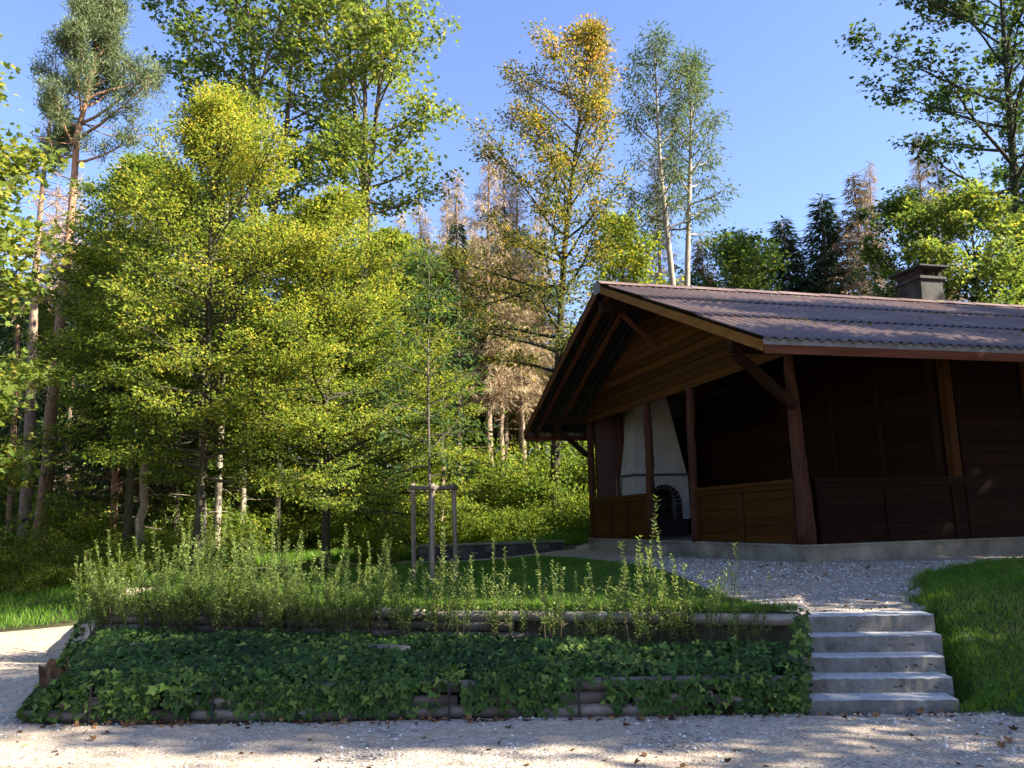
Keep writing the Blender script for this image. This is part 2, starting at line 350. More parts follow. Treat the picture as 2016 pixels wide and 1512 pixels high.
def sheet(name, poly, mat, lift, w=1.0):
    s = poly_sdf(PG, poly) + wob*w
    o = grid_obj(name, mat, keep=s > -.1, off=np.clip(s*.35, -.03, lift))
    return tag(o, kind='structure')
und = .012*(vnoise(GX, GY, .35, 11)-.5) + .03*(vnoise(GX, GY, 1.3, 12)-.5)
inr = sm(0, .3, poly_sdf(PG, ROAD)); inp = sm(0, .3, poly_sdf(PG, PATH))
GZ = GZ + und*(np.maximum(inr, inp)) + .03*inr*(vnoise(GX, GY*.35, .6, 21)-.5)
tag(grid_obj('ground', M['floor_soil']), kind='structure')
sheet('gravel_road', ROAD, M['gravel'], .012)
sheet('gravel_path', PATH, M['gravel2'], .014)
sheet('lawn', LAWN, M['soil'], .018)
sheet('grass_bank', BANK, M['soil'], .018)
o = sheet('planting_bed', IVYP, M['ivy_soil'], .016)

# ------------------------------------------------------------------ grass and ground cover
def scatter(poly, n, seed):
    r = np.random.default_rng(seed); p = np.array(poly); a, b = p.min(0), p.max(0); out = []; c = 0
    while c < n:
        q = a + (b-a)*r.random((n*2, 2)); q = q[poly_sdf(q, poly) > .01]; out.append(q); c += len(q)
    return np.concatenate(out)[:n], r
def blades(mb, xy, r, hmin, hmax, width, tint, lean=.35, zoff=.01):
    n = len(xy); z = height(xy[:, 0], xy[:, 1])+zoff
    az = r.random(n)*6.283; D = np.stack([np.cos(az)*lean*r.random(n), np.sin(az)*lean*r.random(n), np.ones(n)], -1)
    az2 = r.random(n)*6.283; N = np.stack([np.cos(az2), np.sin(az2), np.zeros(n)], -1)
    L = hmin+(hmax-hmin)*r.random(n)
    mb.leaves(np.column_stack([xy, z]), D, N, L, width*(.7+.6*r.random(n)), tint, 'kite', .1)
mb = MB()
q, r = scatter([(-5.9, 11.7), (2.85, 8.84), (2.45, 10.5), (1.95, 14.2), (1.3, 18), (.5, 21.2), (-2.6, 21.9), (-5.2, 21.4), (-6.4, 15.5)], 120000, 1)
blades(mb, q, r, .03, .075, .007, np.clip(.45+.25*(vnoise(q[:, 0], q[:, 1], .8, 2)-.5)+.2*r.standard_normal(len(q)), 0, 1))
e = np.linspace(0, 1, 5000); ex = LA[0]+(LB[0]-LA[0])*e; ey = LA[1]+(LB[1]-LA[1])*e+.1+.06*r.random(len(e))
blades(mb, np.column_stack([ex, ey]), r, .05, .13, .008, np.clip(.5+.2*r.standard_normal(len(e)), 0, 1))
tag(mb.build('lawn_grass', M['grass']), 'short bright lawn grass on the terrace behind the upper log edge', 'grass', kind='stuff')
mb = MB()
q, r = scatter([(3.98, 7.55), (4.33, 8.6), (4.5, 9.3), (4.9, 10.2), (5.55, 10.95), (6.6, 11.55), (8.6, 12.2), (11, 12.8), (11, 6.7), (7, 6.75), (4.7, 7.1)], 95000, 2)
t = vnoise(q[:, 0], q[:, 1], .45, 4); hh = .6+.9*vnoise(q[:, 0], q[:, 1], .6, 8)
blades(mb, q[t > .12], r, .03, .085, .009, np.clip(.56+.42*(vnoise(q[t > .12][:, 0], q[t > .12][:, 1], .9, 44)-.5)+.3*(t[t > .12]-.5)+.18*r.standard_normal((t > .12).sum()), 0, 1), .8)
EDGE = np.array([(3.93, 7.5), (4.3, 8.55), (4.42, 9.2), (4.75, 10.1), (5.4, 10.9), (6.5, 11.5), (8.5, 12.15)]); ke = 5200; te = r.random(ke)**1.4*(len(EDGE)-1); ie = te.astype(int); fe = (te-ie)[:, None]
qe = EDGE[ie]*(1-fe)+EDGE[ie+1]*fe+r.standard_normal((ke, 2))*[.075, .06]+[.05, -.02]; ne = vnoise(qe[:, 0], qe[:, 1], .22, 61); qe = qe[ne > .38]
blades(mb, qe, r, .04, .13, .009, np.clip(.5+.22*r.standard_normal(len(qe)), 0, 1), 1.1)
qq = q[:9000]; zz = height(qq[:, 0], qq[:, 1])+.03+.05*r.random(9000); az = r.random(9000)*6.28
mb.leaves(np.column_stack([qq, zz]), np.stack([np.cos(az), np.sin(az), .3+0*az], -1), np.stack([.4*r.standard_normal(9000), .4*r.standard_normal(9000), np.ones(9000)], -1), .035, .03, np.clip(.4+.3*r.random(9000), 0, 1))
tag(mb.build('bank_grass', M['grass']), 'longer tufty grass and clover on the mound beside the concrete steps', 'grass', kind='stuff')
# verge on the far side of the road and meadow behind the stone wall
mb = MB()
q, r = scatter([(-22, 13.2), (-14, 13.9), (-9, 14.8), (-7.4, 15.7), (-5.5, 16.2), (-4.6, 17.6), (-8, 19.5), (-22, 18.5)], 42000, 3)
blades(mb, q, r, .06, .22, .014, np.clip(.45+.2*r.standard_normal(len(q)), 0, 1), .7)
q, r = scatter([(-7, 22.2), (-5, 23.2), (-3, 24.2), (1.6, 24.6), (3.2, 25.2), (4.5, 29), (-3, 29.5), (-9, 25)], 42000, 4)
blades(mb, q, r, .12, .45, .02, np.clip(.55+.2*r.standard_normal(len(q)), 0, 1), .6)
tag(mb.build('meadow_grass', M['grass']), 'rough tall grass along the forest edge and behind the low stone wall', 'grass', kind='stuff')
# ivy carpet
mb = MB()
q, r = scatter([(-4.75, 8.12), (2.6, 7.72), (2.99, 8.66), (1.2, 9.2), (-1.5, 10.1), (-5.3, 11.3), (-6.3, 12.0)], 25000, 5)
de = -side(q, LE0, LE1)
z = height(q[:, 0], q[:, 1]); hgt = .03+.11*r.random(len(q))*(.5+vnoise(q[:, 0], q[:, 1], .5, 6))
dens = vnoise(q[:, 0], q[:, 1], .33, 15); dlog = -side(q, LA, LB); keep = (r.random(len(q)) < .42+dens) & (dens > .13) & (r.random(len(q)) < np.clip((dlog-.08)/.35, .06, 1))
dlog = -side(q, LA, LB); hgt = hgt*np.clip(dlog/.5, .25, 1)
P = np.column_stack([q, z+hgt])[keep]; n = len(P)
az = r.random(n)*6.283; D = np.stack([np.cos(az)*.8, np.sin(az)*.5-.35, -.25+.3*r.standard_normal(n)], -1)
N = np.stack([.38*r.standard_normal(n), -.55+.38*r.standard_normal(n), .85+.3*r.standard_normal(n)], -1)
tt = np.clip(.38+.25*r.standard_normal(n)+.45*(vnoise(P[:, 0], P[:, 1], .7, 18)-.5)+.3*(r.random(n) > .94), 0, 1)
s = .045+.055*r.random(n)*(.6+.8*vnoise(P[:, 0], P[:, 1], .4, 28))
mb.leaves(P, D, N, s, s*1.05, tt, 'ivy', .1)
# strands hanging over the lower logs
k = 4200; e = r.random(k); cl = .62*vnoise(e*7.1, e*0, .42, 3)+.38*vnoise(e*7.1, e*0+3, .11, 13)
sel = cl+.13*r.standard_normal(len(cl)) > .45; e = e[sel]; k = len(e)
P = np.column_stack([FA[0]+(FB[0]-FA[0])*e, FA[1]+(FB[1]-FA[1])*e-.09-.07*r.random(k), .03+.29*r.random(k)**.7])
D = np.stack([.5*r.standard_normal(k), -.4+.2*r.standard_normal(k), -.7+.4*r.standard_normal(k)], -1); N = np.stack([.4*r.standard_normal(k), -np.ones(k), .6+.3*r.standard_normal(k)], -1)
s = .045+.045*r.random(k); mb.leaves(P, D, N, s, s*1.05, np.clip(.55+.22*r.standard_normal(k), 0, 1), 'ivy', .1)
# leaves spilling over the top log of the lower wall
k = 2300; e = r.random(k); sel = vnoise(e*7.1, e*0+9, .5, 33)+.15*r.standard_normal(k) > .3; e = e[sel]; k = len(e); o_ = r.random(k)
P = np.column_stack([FA[0]+(FB[0]-FA[0])*e, FA[1]+(FB[1]-FA[1])*e+.14-.27*o_, .40-.14*o_+.05*r.random(k)])
D = np.stack([.6*r.standard_normal(k), -.6+.3*r.standard_normal(k), -.5+.4*r.standard_normal(k)], -1); N = np.stack([.4*r.standard_normal(k), -.7+.3*r.standard_normal(k), .8+.3*r.standard_normal(k)], -1)
s = .05+.05*r.random(k); mb.leaves(P, D, N, s, s*1.05, np.clip(.48+.24*r.standard_normal(k), 0, 1), 'ivy', .1)
# left end spills down to the road
k = 1100; e = r.random(k)**1.3; P = np.column_stack([LE0[0]+(LE1[0]-LE0[0])*e-.1+.22*r.random(k), LE0[1]+(LE1[1]-LE0[1])*e, np.zeros(k)])
P[:, 2] = np.maximum(height(P[:, 0]+.25, P[:, 1])*r.random(k), .03)+.04
D = np.stack([-.6+.4*r.standard_normal(k), -.3+.4*r.standard_normal(k), -.4+.4*r.standard_normal(k)], -1); N = np.stack([-.7+.4*r.standard_normal(k), -.5+.4*r.standard_normal(k), .6+.3*r.standard_normal(k)], -1)
s = .045+.045*r.random(k); mb.leaves(P, D, N, s, s*1.05, np.clip(.5+.22*r.standard_normal(k), 0, 1), 'ivy', .1)
# a few leaves creeping on to the steps
k = 110; P = np.column_stack([2.5+.17*r.random(k)+.0, 7.75+.85*r.random(k), np.zeros(k)]); P[:, 0] += (P[:, 1]-7.75)*.33; P[:, 2] = .18+.52*(P[:, 1]-7.7)/.95+.16*r.random(k)
D = np.stack([.4+.4*r.standard_normal(k), -.5+.4*r.standard_normal(k), -.3+.4*r.standard_normal(k)], -1); N = np.stack([.3*r.standard_normal(k), -.7+.3*r.standard_normal(k), .7+0*e[:1].sum()+.3*r.standard_normal(k)], -1)
mb.leaves(P, D, N, .065, .07, np.clip(.6+.2*r.standard_normal(k), 0, 1), 'ivy', .1)
tag(mb.build('ivy', M['ivy_leaf']), 'dark green ivy carpet covering the bank between the two log edges', 'ivy', kind='stuff')
# pebbles and fallen leaves on the gravel
def pebbles(name, poly, n, seed, label, mat, smin, smax):
    mb = MB(); q, r = scatter(poly, n, seed); z = height(q[:, 0], q[:, 1])+.012
    z += (.012*(vnoise(q[:, 0], q[:, 1], .35, 11)-.5) + .03*(vnoise(q[:, 0], q[:, 1], 1.3, 12)-.5))
    s = smin+(smax-smin)*r.random(n)**3; base = np.array([(1, 0, 0), (.2, .9, 0), (-.9, .3, 0), (-.5, -.8, 0), (.5, -.8, 0), (.1, .1, .7)])
    th = r.random(n)*6.28; c, si = np.cos(th), np.sin(th); B = base[None]*s[:, None, None]*(.7+.6*r.random((n, 6, 1)))
    V = np.stack([B[..., 0]*c[:, None]-B[..., 1]*si[:, None], B[..., 0]*si[:, None]+B[..., 1]*c[:, None], B[..., 2]-.002], -1) + np.column_stack([q, z])[:, None]
    f = (np.arange(n)[:, None, None]*6 + np.array([(0, 1, 5), (1, 2, 5), (2, 3, 5), (3, 4, 5), (4, 0, 5)])[None]).reshape(-1, 3)
    mb.add(V.reshape(-1, 3), f, np.repeat(r.random(n), 5)); return tag(mb.build(name, mat), label, 'gravel', kind='stuff')
pm, pnt, pb, _ = new_mat('loose_stones'); a = node(pnt, 'ShaderNodeAttribute', attribute_name='tint')
rp = ramp(pnt, [(0, (.12, .11, .1)), (.5, (.34, .31, .27)), (1, (.66, .63, .58))], a.outputs['Fac']); pnt.links.new(rp.outputs[0], pb.inputs['Base Color']); pb.inputs['Roughness'].default_value = .9
pebbles('road_pebbles', [(-5.2, 5.6), (4.2, 5.6), (4.2, 7.5), (2.6, 7.68), (-4.5, 8.0), (-6, 9.5), (-7, 8)], 9000, 31, 'loose stones strewn over the gravel road in front of the log wall', pm, .004, .022)
pebbles('path_pebbles', [(2.98, 8.8), (4.3, 8.72), (4.9, 10.2), (6.6, 11.5), (9, 12.4), (4.6, 12.6), (2.2, 17), (2.4, 10.6)], 12000, 32, 'loose stones strewn over the gravel path in front of the hut', pm, .005, .025)
mb = MB()
for poly, n, sd in (([(-6, 5.5), (4.3, 5.5), (4.4, 7.3), (2.6, 7.64), (-4.4, 7.95), (-7, 9)], 190, 41), ([(-4.4, 7.78), (4.0, 7.3), (4.2, 7.5), (2.6, 7.68), (-4.4, 7.96)], 260, 42), ([(3.0, 8.8), (4.4, 8.8), (6.6, 11.6), (4.5, 12.6), (2.3, 15)], 90, 43), ([(4.2, 8), (5, 9.5), (9, 12), (9, 7), (4.8, 7.2)], 50, 44)):
    q, r = scatter(poly, n, sd); z = height(q[:, 0], q[:, 1])+.022+(.05 if sd == 44 else 0)
    az = r.random(n)*6.28; s = .03+.05*r.random(n)
    mb.leaves(np.column_stack([q, z]), np.stack([np.cos(az), np.sin(az), .35*r.standard_normal(n)], -1), np.stack([.45*r.standard_normal(n), .45*r.standard_normal(n), np.ones(n)], -1), s, s*.8, r.random(n), 'lobed', .25)
for i in range(5):                                                   # leaves caught on the stair treads
    n = 9; t = r.random(n)**.6; x = 2.66+.36*.28*i+1.2*t; y = 7.74+.28*i-.13*t+.12+.12*r.random(n); az = r.random(n)*6.28; s = .025+.035*r.random(n)
    mb.leaves(np.column_stack([x, y, np.full(n, .165+.143*i)]), np.stack([np.cos(az), np.sin(az), .3*r.standard_normal(n)], -1), np.stack([.4*r.standard_normal(n), .4*r.standard_normal(n), np.ones(n)], -1), s, s*.8, r.random(n), 'lobed', .25)
tag(mb.build('fallen_leaves', M['dry']), 'dry brown leaves scattered over the gravel and below the log wall', 'leaves', kind='stuff')

# ------------------------------------------------------------------ timber and stone materials
M['log'] = wood_mat('weathered_log', (.075, .062, .048), (.26, .22, .18), (.8, 9, 9), 2, .85, stain=(.06, .045, .03), bmp=.5)
M['log_lit'] = wood_mat('painted_sunlit_log', (.12, .1, .08), (.36, .32, .27), (.8, 9, 9), 2, .85, stain=(.1, .08, .06), bmp=.5)  # lighter copy of the log colour, sunlight on the top row painted in
M['log_end'] = stone_mat('log_end_grain', [(.3, (.25, .17, .1)), (.7, (.45, .35, .24))], 5)
M['stake_wood'] = wood_mat('stake_wood', (.13, .1, .07), (.27, .21, .15), (9, 9, .8), 2, .8)
M['stump'] = wood_mat('rotten_timber', (.018, .012, .008), (.06, .042, .03), (7, 7, 1.2), 3, .95, bmp=1)
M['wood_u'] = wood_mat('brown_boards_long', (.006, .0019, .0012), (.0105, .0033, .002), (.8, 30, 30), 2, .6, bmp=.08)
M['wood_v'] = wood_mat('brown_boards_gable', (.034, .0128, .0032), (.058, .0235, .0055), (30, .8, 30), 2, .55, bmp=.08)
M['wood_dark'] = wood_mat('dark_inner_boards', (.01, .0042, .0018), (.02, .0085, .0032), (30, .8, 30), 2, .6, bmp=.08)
M['brick_dark'] = stone_mat('smoky_brick', [(.3, (.012, .008, .007)), (.7, (.03, .017, .014))], 5)
M['wood_z'] = wood_mat('brown_posts', (.03, .0118, .004), (.05, .021, .007), (7, 7, .6), 2.5, .55)
M['log_post'] = bark_mat('stripped_log_post', [(.3, (.022, .009, .005)), (.55, (.05, .021, .011)), (.8, (.08, .04, .022))], (5, 5, .9), 3, .5)
M['beam'] = wood_mat('dark_beams', (.012, .006, .004), (.03, .014, .008), (2, 2, 2), 3, .6)
M['fascia'] = wood_mat('red_brown_fascia', (.055, .02, .011), (.12, .045, .025), (.6, 9, 9), 2, .55)
M['barge'] = wood_mat('ochre_barge_board', (.09, .04, .01), (.17, .08, .022), (4, 1, 4), 3, .5)
M['grey_board'] = stone_mat('grey_eave_strip', [(.3, (.1, .1, .098)), (.7, (.19, .19, .185))], 4)
def roof_material():
    m, nt, b, out = new_mat('corrugated_roof_sheet'); v = coords(nt)
    n1 = noise(nt, v, .8, 7, .65); n2 = noise(nt, v, 22, 4, .7); n3 = noise(nt, v, 2.6, 6, .7)
    r = ramp(nt, [(.3, (.088, .056, .046)), (.55, (.14, .092, .074)), (.75, (.21, .152, .124))], n1)
    g = ramp(nt, [(.35, (.7, .7, .72)), (.65, (1.25, 1.2, 1.2))], n2)
    c = mixc(nt, 1.0, r.outputs[0], g.outputs[0], 'MULTIPLY')
    k = ramp(nt, [(.6, (0, 0, 0)), (.68, (1, 1, 1))], n3)
    c = mixc(nt, k.outputs[0], c, (.19, .16, .06))
    at = node(nt, 'ShaderNodeAttribute', attribute_name='tint'); un = ramp(nt, [(.1, (0, 0, 0)), (.4, (1, 1, 1))], at.outputs['Fac'])   # tint 0 = underside of the sheets, its shade painted in near-black
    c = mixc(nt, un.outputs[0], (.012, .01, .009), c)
    nt.links.new(c, b.inputs['Base Color']); b.inputs['Roughness'].default_value = .52; b.inputs['Specular IOR Level'].default_value = .45
    bump(nt, n2, .25, .004, b); return m
M['roof'] = roof_material()
def brick_material():
    m, nt, b, out = new_mat('red_brick_wall')
    v = coords(nt, (1, 1, 1)); sp = node(nt, 'ShaderNodeSeparateXYZ'); cb = node(nt, 'ShaderNodeCombineXYZ'); nt.links.new(v, sp.inputs[0])
    nt.links.new(sp.outputs[0], cb.inputs[0]); nt.links.new(sp.outputs[2], cb.inputs[1])
    br = node(nt, 'ShaderNodeTexBrick'); br.inputs['Scale'].default_value = 4.2; br.inputs['Color1'].default_value = (.05, .019, .015, 1); br.inputs['Color2'].default_value = (.065, .026, .02, 1); br.inputs['Mortar'].default_value = (.05, .034, .029, 1)
    nt.links.new(cb.outputs[0], br.inputs['Vector']); nt.links.new(br.outputs[0], b.inputs['Base Color']); b.inputs['Roughness'].default_value = .9
    return m
M['brick'] = brick_material()

# ------------------------------------------------------------------ concrete steps
st = empty('concrete_stairs', (3.25, 7.7, 0), 'five weathered concrete steps climbing from the gravel road to the hut path', 'stairs')
fr = [((1587.6, 1372.4), (1888, 1382.7)), ((1586.6, 1330.7), (1875, 1339)), ((1584, 1290.5), (1859, 1296.4)), ((1582.7, 1249.8), (1853.5, 1253.3)), ((1581.7, 1210.3), (1838.6, 1212.7))]
rr = np.random.default_rng(3)
for i, (a, b) in enumerate(fr):
    L = at_y(*a, 7.74+.28*i); Rr = at_y(*b, 7.61+.28*i); z = (L[2]+Rr[2])/2
    L[2] = Rr[2] = z; d = (Rr-L); d /= np.linalg.norm(d); nrm = np.array([-d[1], d[0], 0]); dep = .36
    base = z-.24; n = 26
    # rounded, slightly chipped front edge
    prof = [(0, base), (0, z-.012), (.004, z-.004), (.013, z), (dep, z), (dep, base)]
    mb = MB(); e = np.linspace(0, 1, n); V = []
    for kx, t in enumerate(e):
        p = L+(Rr-L)*t; j = .004*rr.standard_normal(); jz = .003*rr.standard_normal()
        for q, (o, zz) in enumerate(prof):
            V.append(p*[1, 1, 0] + nrm*(o+(j if q in (1, 2, 3) else 0)) + [0, 0, zz+(jz if q in (2, 3) else 0)])
    k = len(prof); f = [(x*k+q, (x+1)*k+q, (x+1)*k+(q+1) % k, x*k+(q+1) % k) for x in range(n-1) for q in range(k)]
    V = np.array(V)-[3.25, 7.7, 0]; mb.add(V, f)
    for e0 in (0, (n-1)*k): mb.f.setdefault(k, []).append((np.array([[e0+q for q in range(k)]]), np.array([.5], np.float32)))
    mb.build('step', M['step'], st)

# ------------------------------------------------------------------ log retaining walls
def log_part(P, Q, r, parent, seed, name='log', mat='log'):
    """a slightly bent round log from P to Q in its own object space (x along the log)"""
    rr = np.random.default_rng(seed); P, Q = np.array(P, float), np.array(Q, float); d = Q-P; L = np.linalg.norm(d)
    n = max(5, int(L/.16)); x = np.linspace(0, L, n); ph = rr.random(4)*6.28
    pts = np.column_stack([x, .012*np.sin(x*1.7+ph[0]), .009*np.sin(x*1.3+ph[1])])
    rad = r*(1+.05*np.sin(x*2.1+ph[2])+.02*rr.standard_normal(n)); rad[0] *= .9; rad[-1] *= .9
    mb = MB(); mb.tube(pts, rad, 14, rr.random())
    o = mb.build(name, M[mat], parent, smooth=True)
    loc = P - (np.array(parent.location) if parent else 0)
    o.location = loc; o.rotation_euler = Vector(d).to_track_quat('X', 'Z').to_euler(); return o
def lerp(A, B, t): return np.array([A[0]+(B[0]-A[0])*t, A[1]+(B[1]-A[1])*t])
wl = empty('log_retaining_wall', (-1, 7.93, 0), 'low front wall of stacked round logs at the foot of the ivy bank', 'retaining wall')
rows = [(.05, .062, [(-.02, .2), (.205, .43), (.435, .66), (.665, .86)], 0), (.155, .058, [(.03, .16), (.17, .36), (.365, .56), (.57, .78), (.785, .885)], .02), (.262, .058, [(.36, .5), (.505, .7), (.705, .99)], .035)]
k = 0
for z, r, segs, back in rows:
    for a, b in segs:
        p, q = lerp(FA, FB, a), lerp(FA, FB, b); k += 1
        log_part((p[0], p[1]-.075+back, z+.008*rr.standard_normal()), (q[0], q[1]-.075+back, z+.008*rr.standard_normal()), r*(.95+.1*rr.random()), wl, 100+k)
p, q = lerp(FA, FB, .885), (2.57, 7.68)
log_part((p[0], p[1]-.08, .13), (q[0]-.01, q[1]-.02, .12), .064, wl, 150)
for t in (.075, .24, .55, .715):
    p = lerp(FA, FB, t); mb = MB(); mb.tube([(p[0], p[1]-.165, -.1), (p[0], p[1]-.16, .34)], .011, 8)
    o = mb.build('iron_stake', M['iron'], wl); o.data.transform(Matrix.Translation(-wl.location))
wu = empty('log_edging', (-1, 10.1, .45), 'upper log edge between the lawn and the ivy bank', 'retaining wall')
cuts = [-.03, .14, .33, .52, .70, .865, .998]
for row, (z, r) in enumerate(((.685, .062), (.57, .058), (.46, .055))):
    for i in range(len(cuts)-1):
        if row and i > 3: continue
        a, b = cuts[i]+.004-(.05 if row % 2 else 0)*(i > 0), cuts[i+1]-.004-(.05 if row % 2 else 0)
        p, q = lerp(LA, LB, a), lerp(LA, LB, b); k += 1
        log_part((p[0], p[1]-.05-.01*row, z+.006*rr.standard_normal()), (q[0], q[1]-.05-.01*row, z+.006*rr.standard_normal()), r, wu, 200+k, mat='log' if row else 'log_lit')
for t in (.32, .62, .863, .999):
    p = lerp(LA, LB, t); mb = MB(); mb.tube([(p[0], p[1]-.13, .3), (p[0], p[1]-.125, .74)], .012, 8)
    o = mb.build('iron_stake', M['iron'], wu); o.data.transform(Matrix.Translation(-wu.location))
# pieces of the middle edging that show through the ivy
def loose_log(A, B, r, seed, label, name='log'):
    o = log_part(A, B, r, None, seed, name); return tag(o, label, 'log')
a, b = at_z(728, 1279, .42), at_z(808, 1282, .42); loose_log(a, b, .05, 301, 'short grey log lying in the middle of the ivy carpet')
a = at_z(262, 1275, .40); o = log_part(a+[.03, .3, -.06], a, .062, None, 302); tag(o, 'round log seen end on in the ivy near the left end of the bank', 'log')
a, b = at_z(412, 1278, .41), at_z(442, 1282, .41); loose_log(a, b, .05, 303, 'brown log stub half hidden by ivy left of the middle')
a, b = at_z(1545, 1290, .42), at_z(1585, 1303, .40); loose_log(a, b, .05, 304, 'pale split log piece in the ivy right beside the steps')
# rotten upright timber at the left end of the front wall
mb = MB(); a = at_z(102, 1412, 0); rr2 = np.random.default_rng(8); n = 18; zz = np.linspace(-.1, .46, 9); th = np.linspace(0, 2*np.pi, n, endpoint=False)
pr_ = np.clip(1.25/np.maximum(np.abs(np.cos(th)), np.abs(np.sin(th)))*.8, 0, 1.25); V = []
for i, z in enumerate(zz):
    rad = .1*pr_*(1+.07*rr2.standard_normal(n)); top = (.05*rr2.standard_normal(n) if i == 8 else 0)
    V.append(np.column_stack([rad*np.cos(th), rad*1.1*np.sin(th), z+top+0*th]))
f = [(i*n+j, i*n+(j+1) % n, (i+1)*n+(j+1) % n, (i+1)*n+j) for i in range(8) for j in range(n)]
mb.add(np.concatenate(V), f); mb.f.setdefault(n, []).append((np.array([list(range(8*n, 9*n))]), np.array([.3], np.float32)))
o = mb.build('timber_stump', M['stump']); o.location = a; tag(o, 'rotten upright timber block at the left end of the log wall', 'timber')

# ------------------------------------------------------------------ low stone wall behind the lawn
A = np.array([-2.72, 23.05]); B = np.array([1.38, 23.9]); d = (B-A)/np.linalg.norm(B-A); ang = math.atan2(d[1], d[0])
sw = empty('stone_wall', (A[0], A[1], hz(*A)), 'low rubble stone wall with a pale coping behind the lawn', 'wall', rz=ang)
mb = MB(); L = np.linalg.norm(B-A); zt = .42; rr2 = np.random.default_rng(12)
for row in range(3):
    x = 0
    while x < L-.02:
        wd = min(.16+.2*rr2.random(), L-x); z0 = -.1+row*.16; mb.box(x+.006, x+wd-.006, -.015*rr2.random(), .3+.01*rr2.random(), z0+.005, z0+.15+.012*rr2.random(), rr2.random()); x += wd
mb.box(.02, L-.02, .03, .27, -.1, zt-.03)
m_, nt_, b_, _ = new_mat('rubble_stone'); a_ = node(nt_, 'ShaderNodeAttribute', attribute_name='tint'); r_ = ramp(nt_, [(0, (.035, .032, .027)), (.5, (.06, .055, .048)), (1, (.095, .087, .075))], a_.outputs['Fac'])
nt_.links.new(mixc(nt_, 1.0, r_.outputs[0], ramp(nt_, [(.3, (.6, .6, .6)), (.7, (1.3, 1.3, 1.3))], noise(nt_, coords(nt_), 14, 5)).outputs[0], 'MULTIPLY'), b_.inputs['Base Color']); b_.inputs['Roughness'].default_value = .95
M['rubble'] = m_
mb.build('rubble', M['rubble'], sw)
mb = MB(); x = 0
while x < L: wd = min(.8, L-x+.01); mb.box(x-.02 if x == 0 else x+.003, x+wd-.003, -.04, .34, zt, zt+.05, rr2.random()); x += wd
mb.build('coping', M['concrete'], sw)

# ------------------------------------------------------------------ support frame of the planted tree
sf = empty('tree_stake_frame', (-1.45, 14.4, hz(-1.45, 14.4)), 'three round stakes joined by rails around the young planted tree', 'tree support')
pts = [(-1.82, 14.75), (-1.44, 14.1), (-1.08, 14.72)]
base = np.array(sf.location); tops = []
for (x, y), (px, py) in zip(pts, [(813, 952), (852, 952), (893, 951)]):
    t = at_y(px, py, y); tops.append(t); mb = MB(); zz = np.linspace(hz(x, y)-.05, t[2], 7)
    mb.tube(np.column_stack([np.linspace(x, t[0], 7), y+0*zz, zz])-base, .041+.001*rr.standard_normal(7), 12, rr.random()); mb.build('stake', M['stake_wood'], sf, smooth=True)
for i, j in ((0, 1), (1, 2), (2, 0)):
    a, b = tops[i]-base, tops[j]-base; a[2] -= .075; b[2] -= .085; dd = (b-a)/np.linalg.norm(b-a); off = np.array([0, -.05, 0]) if j != 0 else np.array([0, .05, 0])
    mb = MB(); mb.tube(np.linspace(a-dd*.07, b+dd*.07, 6)+off, .042, 12, rr.random()); mb.build('rail', M['log'], sf, smooth=True)

# ------------------------------------------------------------------ the hut (local x along the long wall, y along the gable)
HUT = empty('wooden_hut', (4.50, 12.83, 1.0), 'dark timber barbecue hut with a corrugated brown gable roof on a concrete plinth', 'hut', rz=R_(15.64))
W, HP, HR, HB, OA, OV, HE, HTOP, LEN = 9.3, .29, 1.31, 3.30, 1.39, 1.31, 3.18, 5.72, 15.0
SL = (HTOP-HE)/(W/2+OV); XC = 2.95
def roof_z(y): return HE + SL*(OV+min(y, W-y))
def hp(mb, name, mat, smooth=False, parent=HUT): return mb.build(name, mat, parent, smooth)
mb = MB(); mb.box(-.06, LEN, -.06, W+.06, -.45, HP-.012)
mb.box(-.085, LEN+.03, -.085, W+.085, HP-.03, HP)
hp(mb, 'plinth', M['concrete'])
mb = MB(); mb.box(-.6, .3, 3.62, 5.4, -.3, HP-.06); hp(mb, 'entrance_step', M['concrete'])
# roof sheets: three overlapping rows of corrugated sheet per slope
roof = None
PITCHW = .177; nx = int((LEN+2*OA)/PITCHW*8); xs = np.linspace(-OA, LEN+OA, nx); wave = .026*np.cos(2*np.pi*(xs+OA)/PITCHW)
for sgn in (0, 1):
    mb = MB(); total = W/2+OV
    for row in range(3):
        d0, d1 = total*row/3-(.0 if row == 0 else .12), total*(row+1)/3
        nd = 5; ds = np.linspace(d0, d1, nd)
        lift = .045 + np.linspace(.030, .0, nd) if row else .045+np.linspace(.012, 0, nd)
        for layer in (0, -.008):
            V = []
            for dd, lf in zip(ds, lift):
                y = -OV-.07+dd if sgn == 0 else W+OV+.07-dd
                z = HE+SL*(dd-.07)+lf+layer
                V.append(np.column_stack([xs, np.full(nx, y), z+wave]))
            idx = np.arange(nd*nx).reshape(nd, nx); f = np.stack([idx[:-1, :-1], idx[:-1, 1:], idx[1:, 1:], idx[1:, :-1]], -1).reshape(-1, 4)
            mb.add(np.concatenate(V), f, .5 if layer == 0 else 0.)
            if layer == 0: e0 = mb.n-nd*nx
            else:
                e1 = mb.n-nd*nx
                f = [(e0+i, e0+i+1, e1+i+1, e1+i) for i in range(nx-1)]
                mb.f[4].append((np.array(f), np.full(len(f), .5, np.float32)))
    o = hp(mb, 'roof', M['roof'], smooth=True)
    if roof is None: roof = o
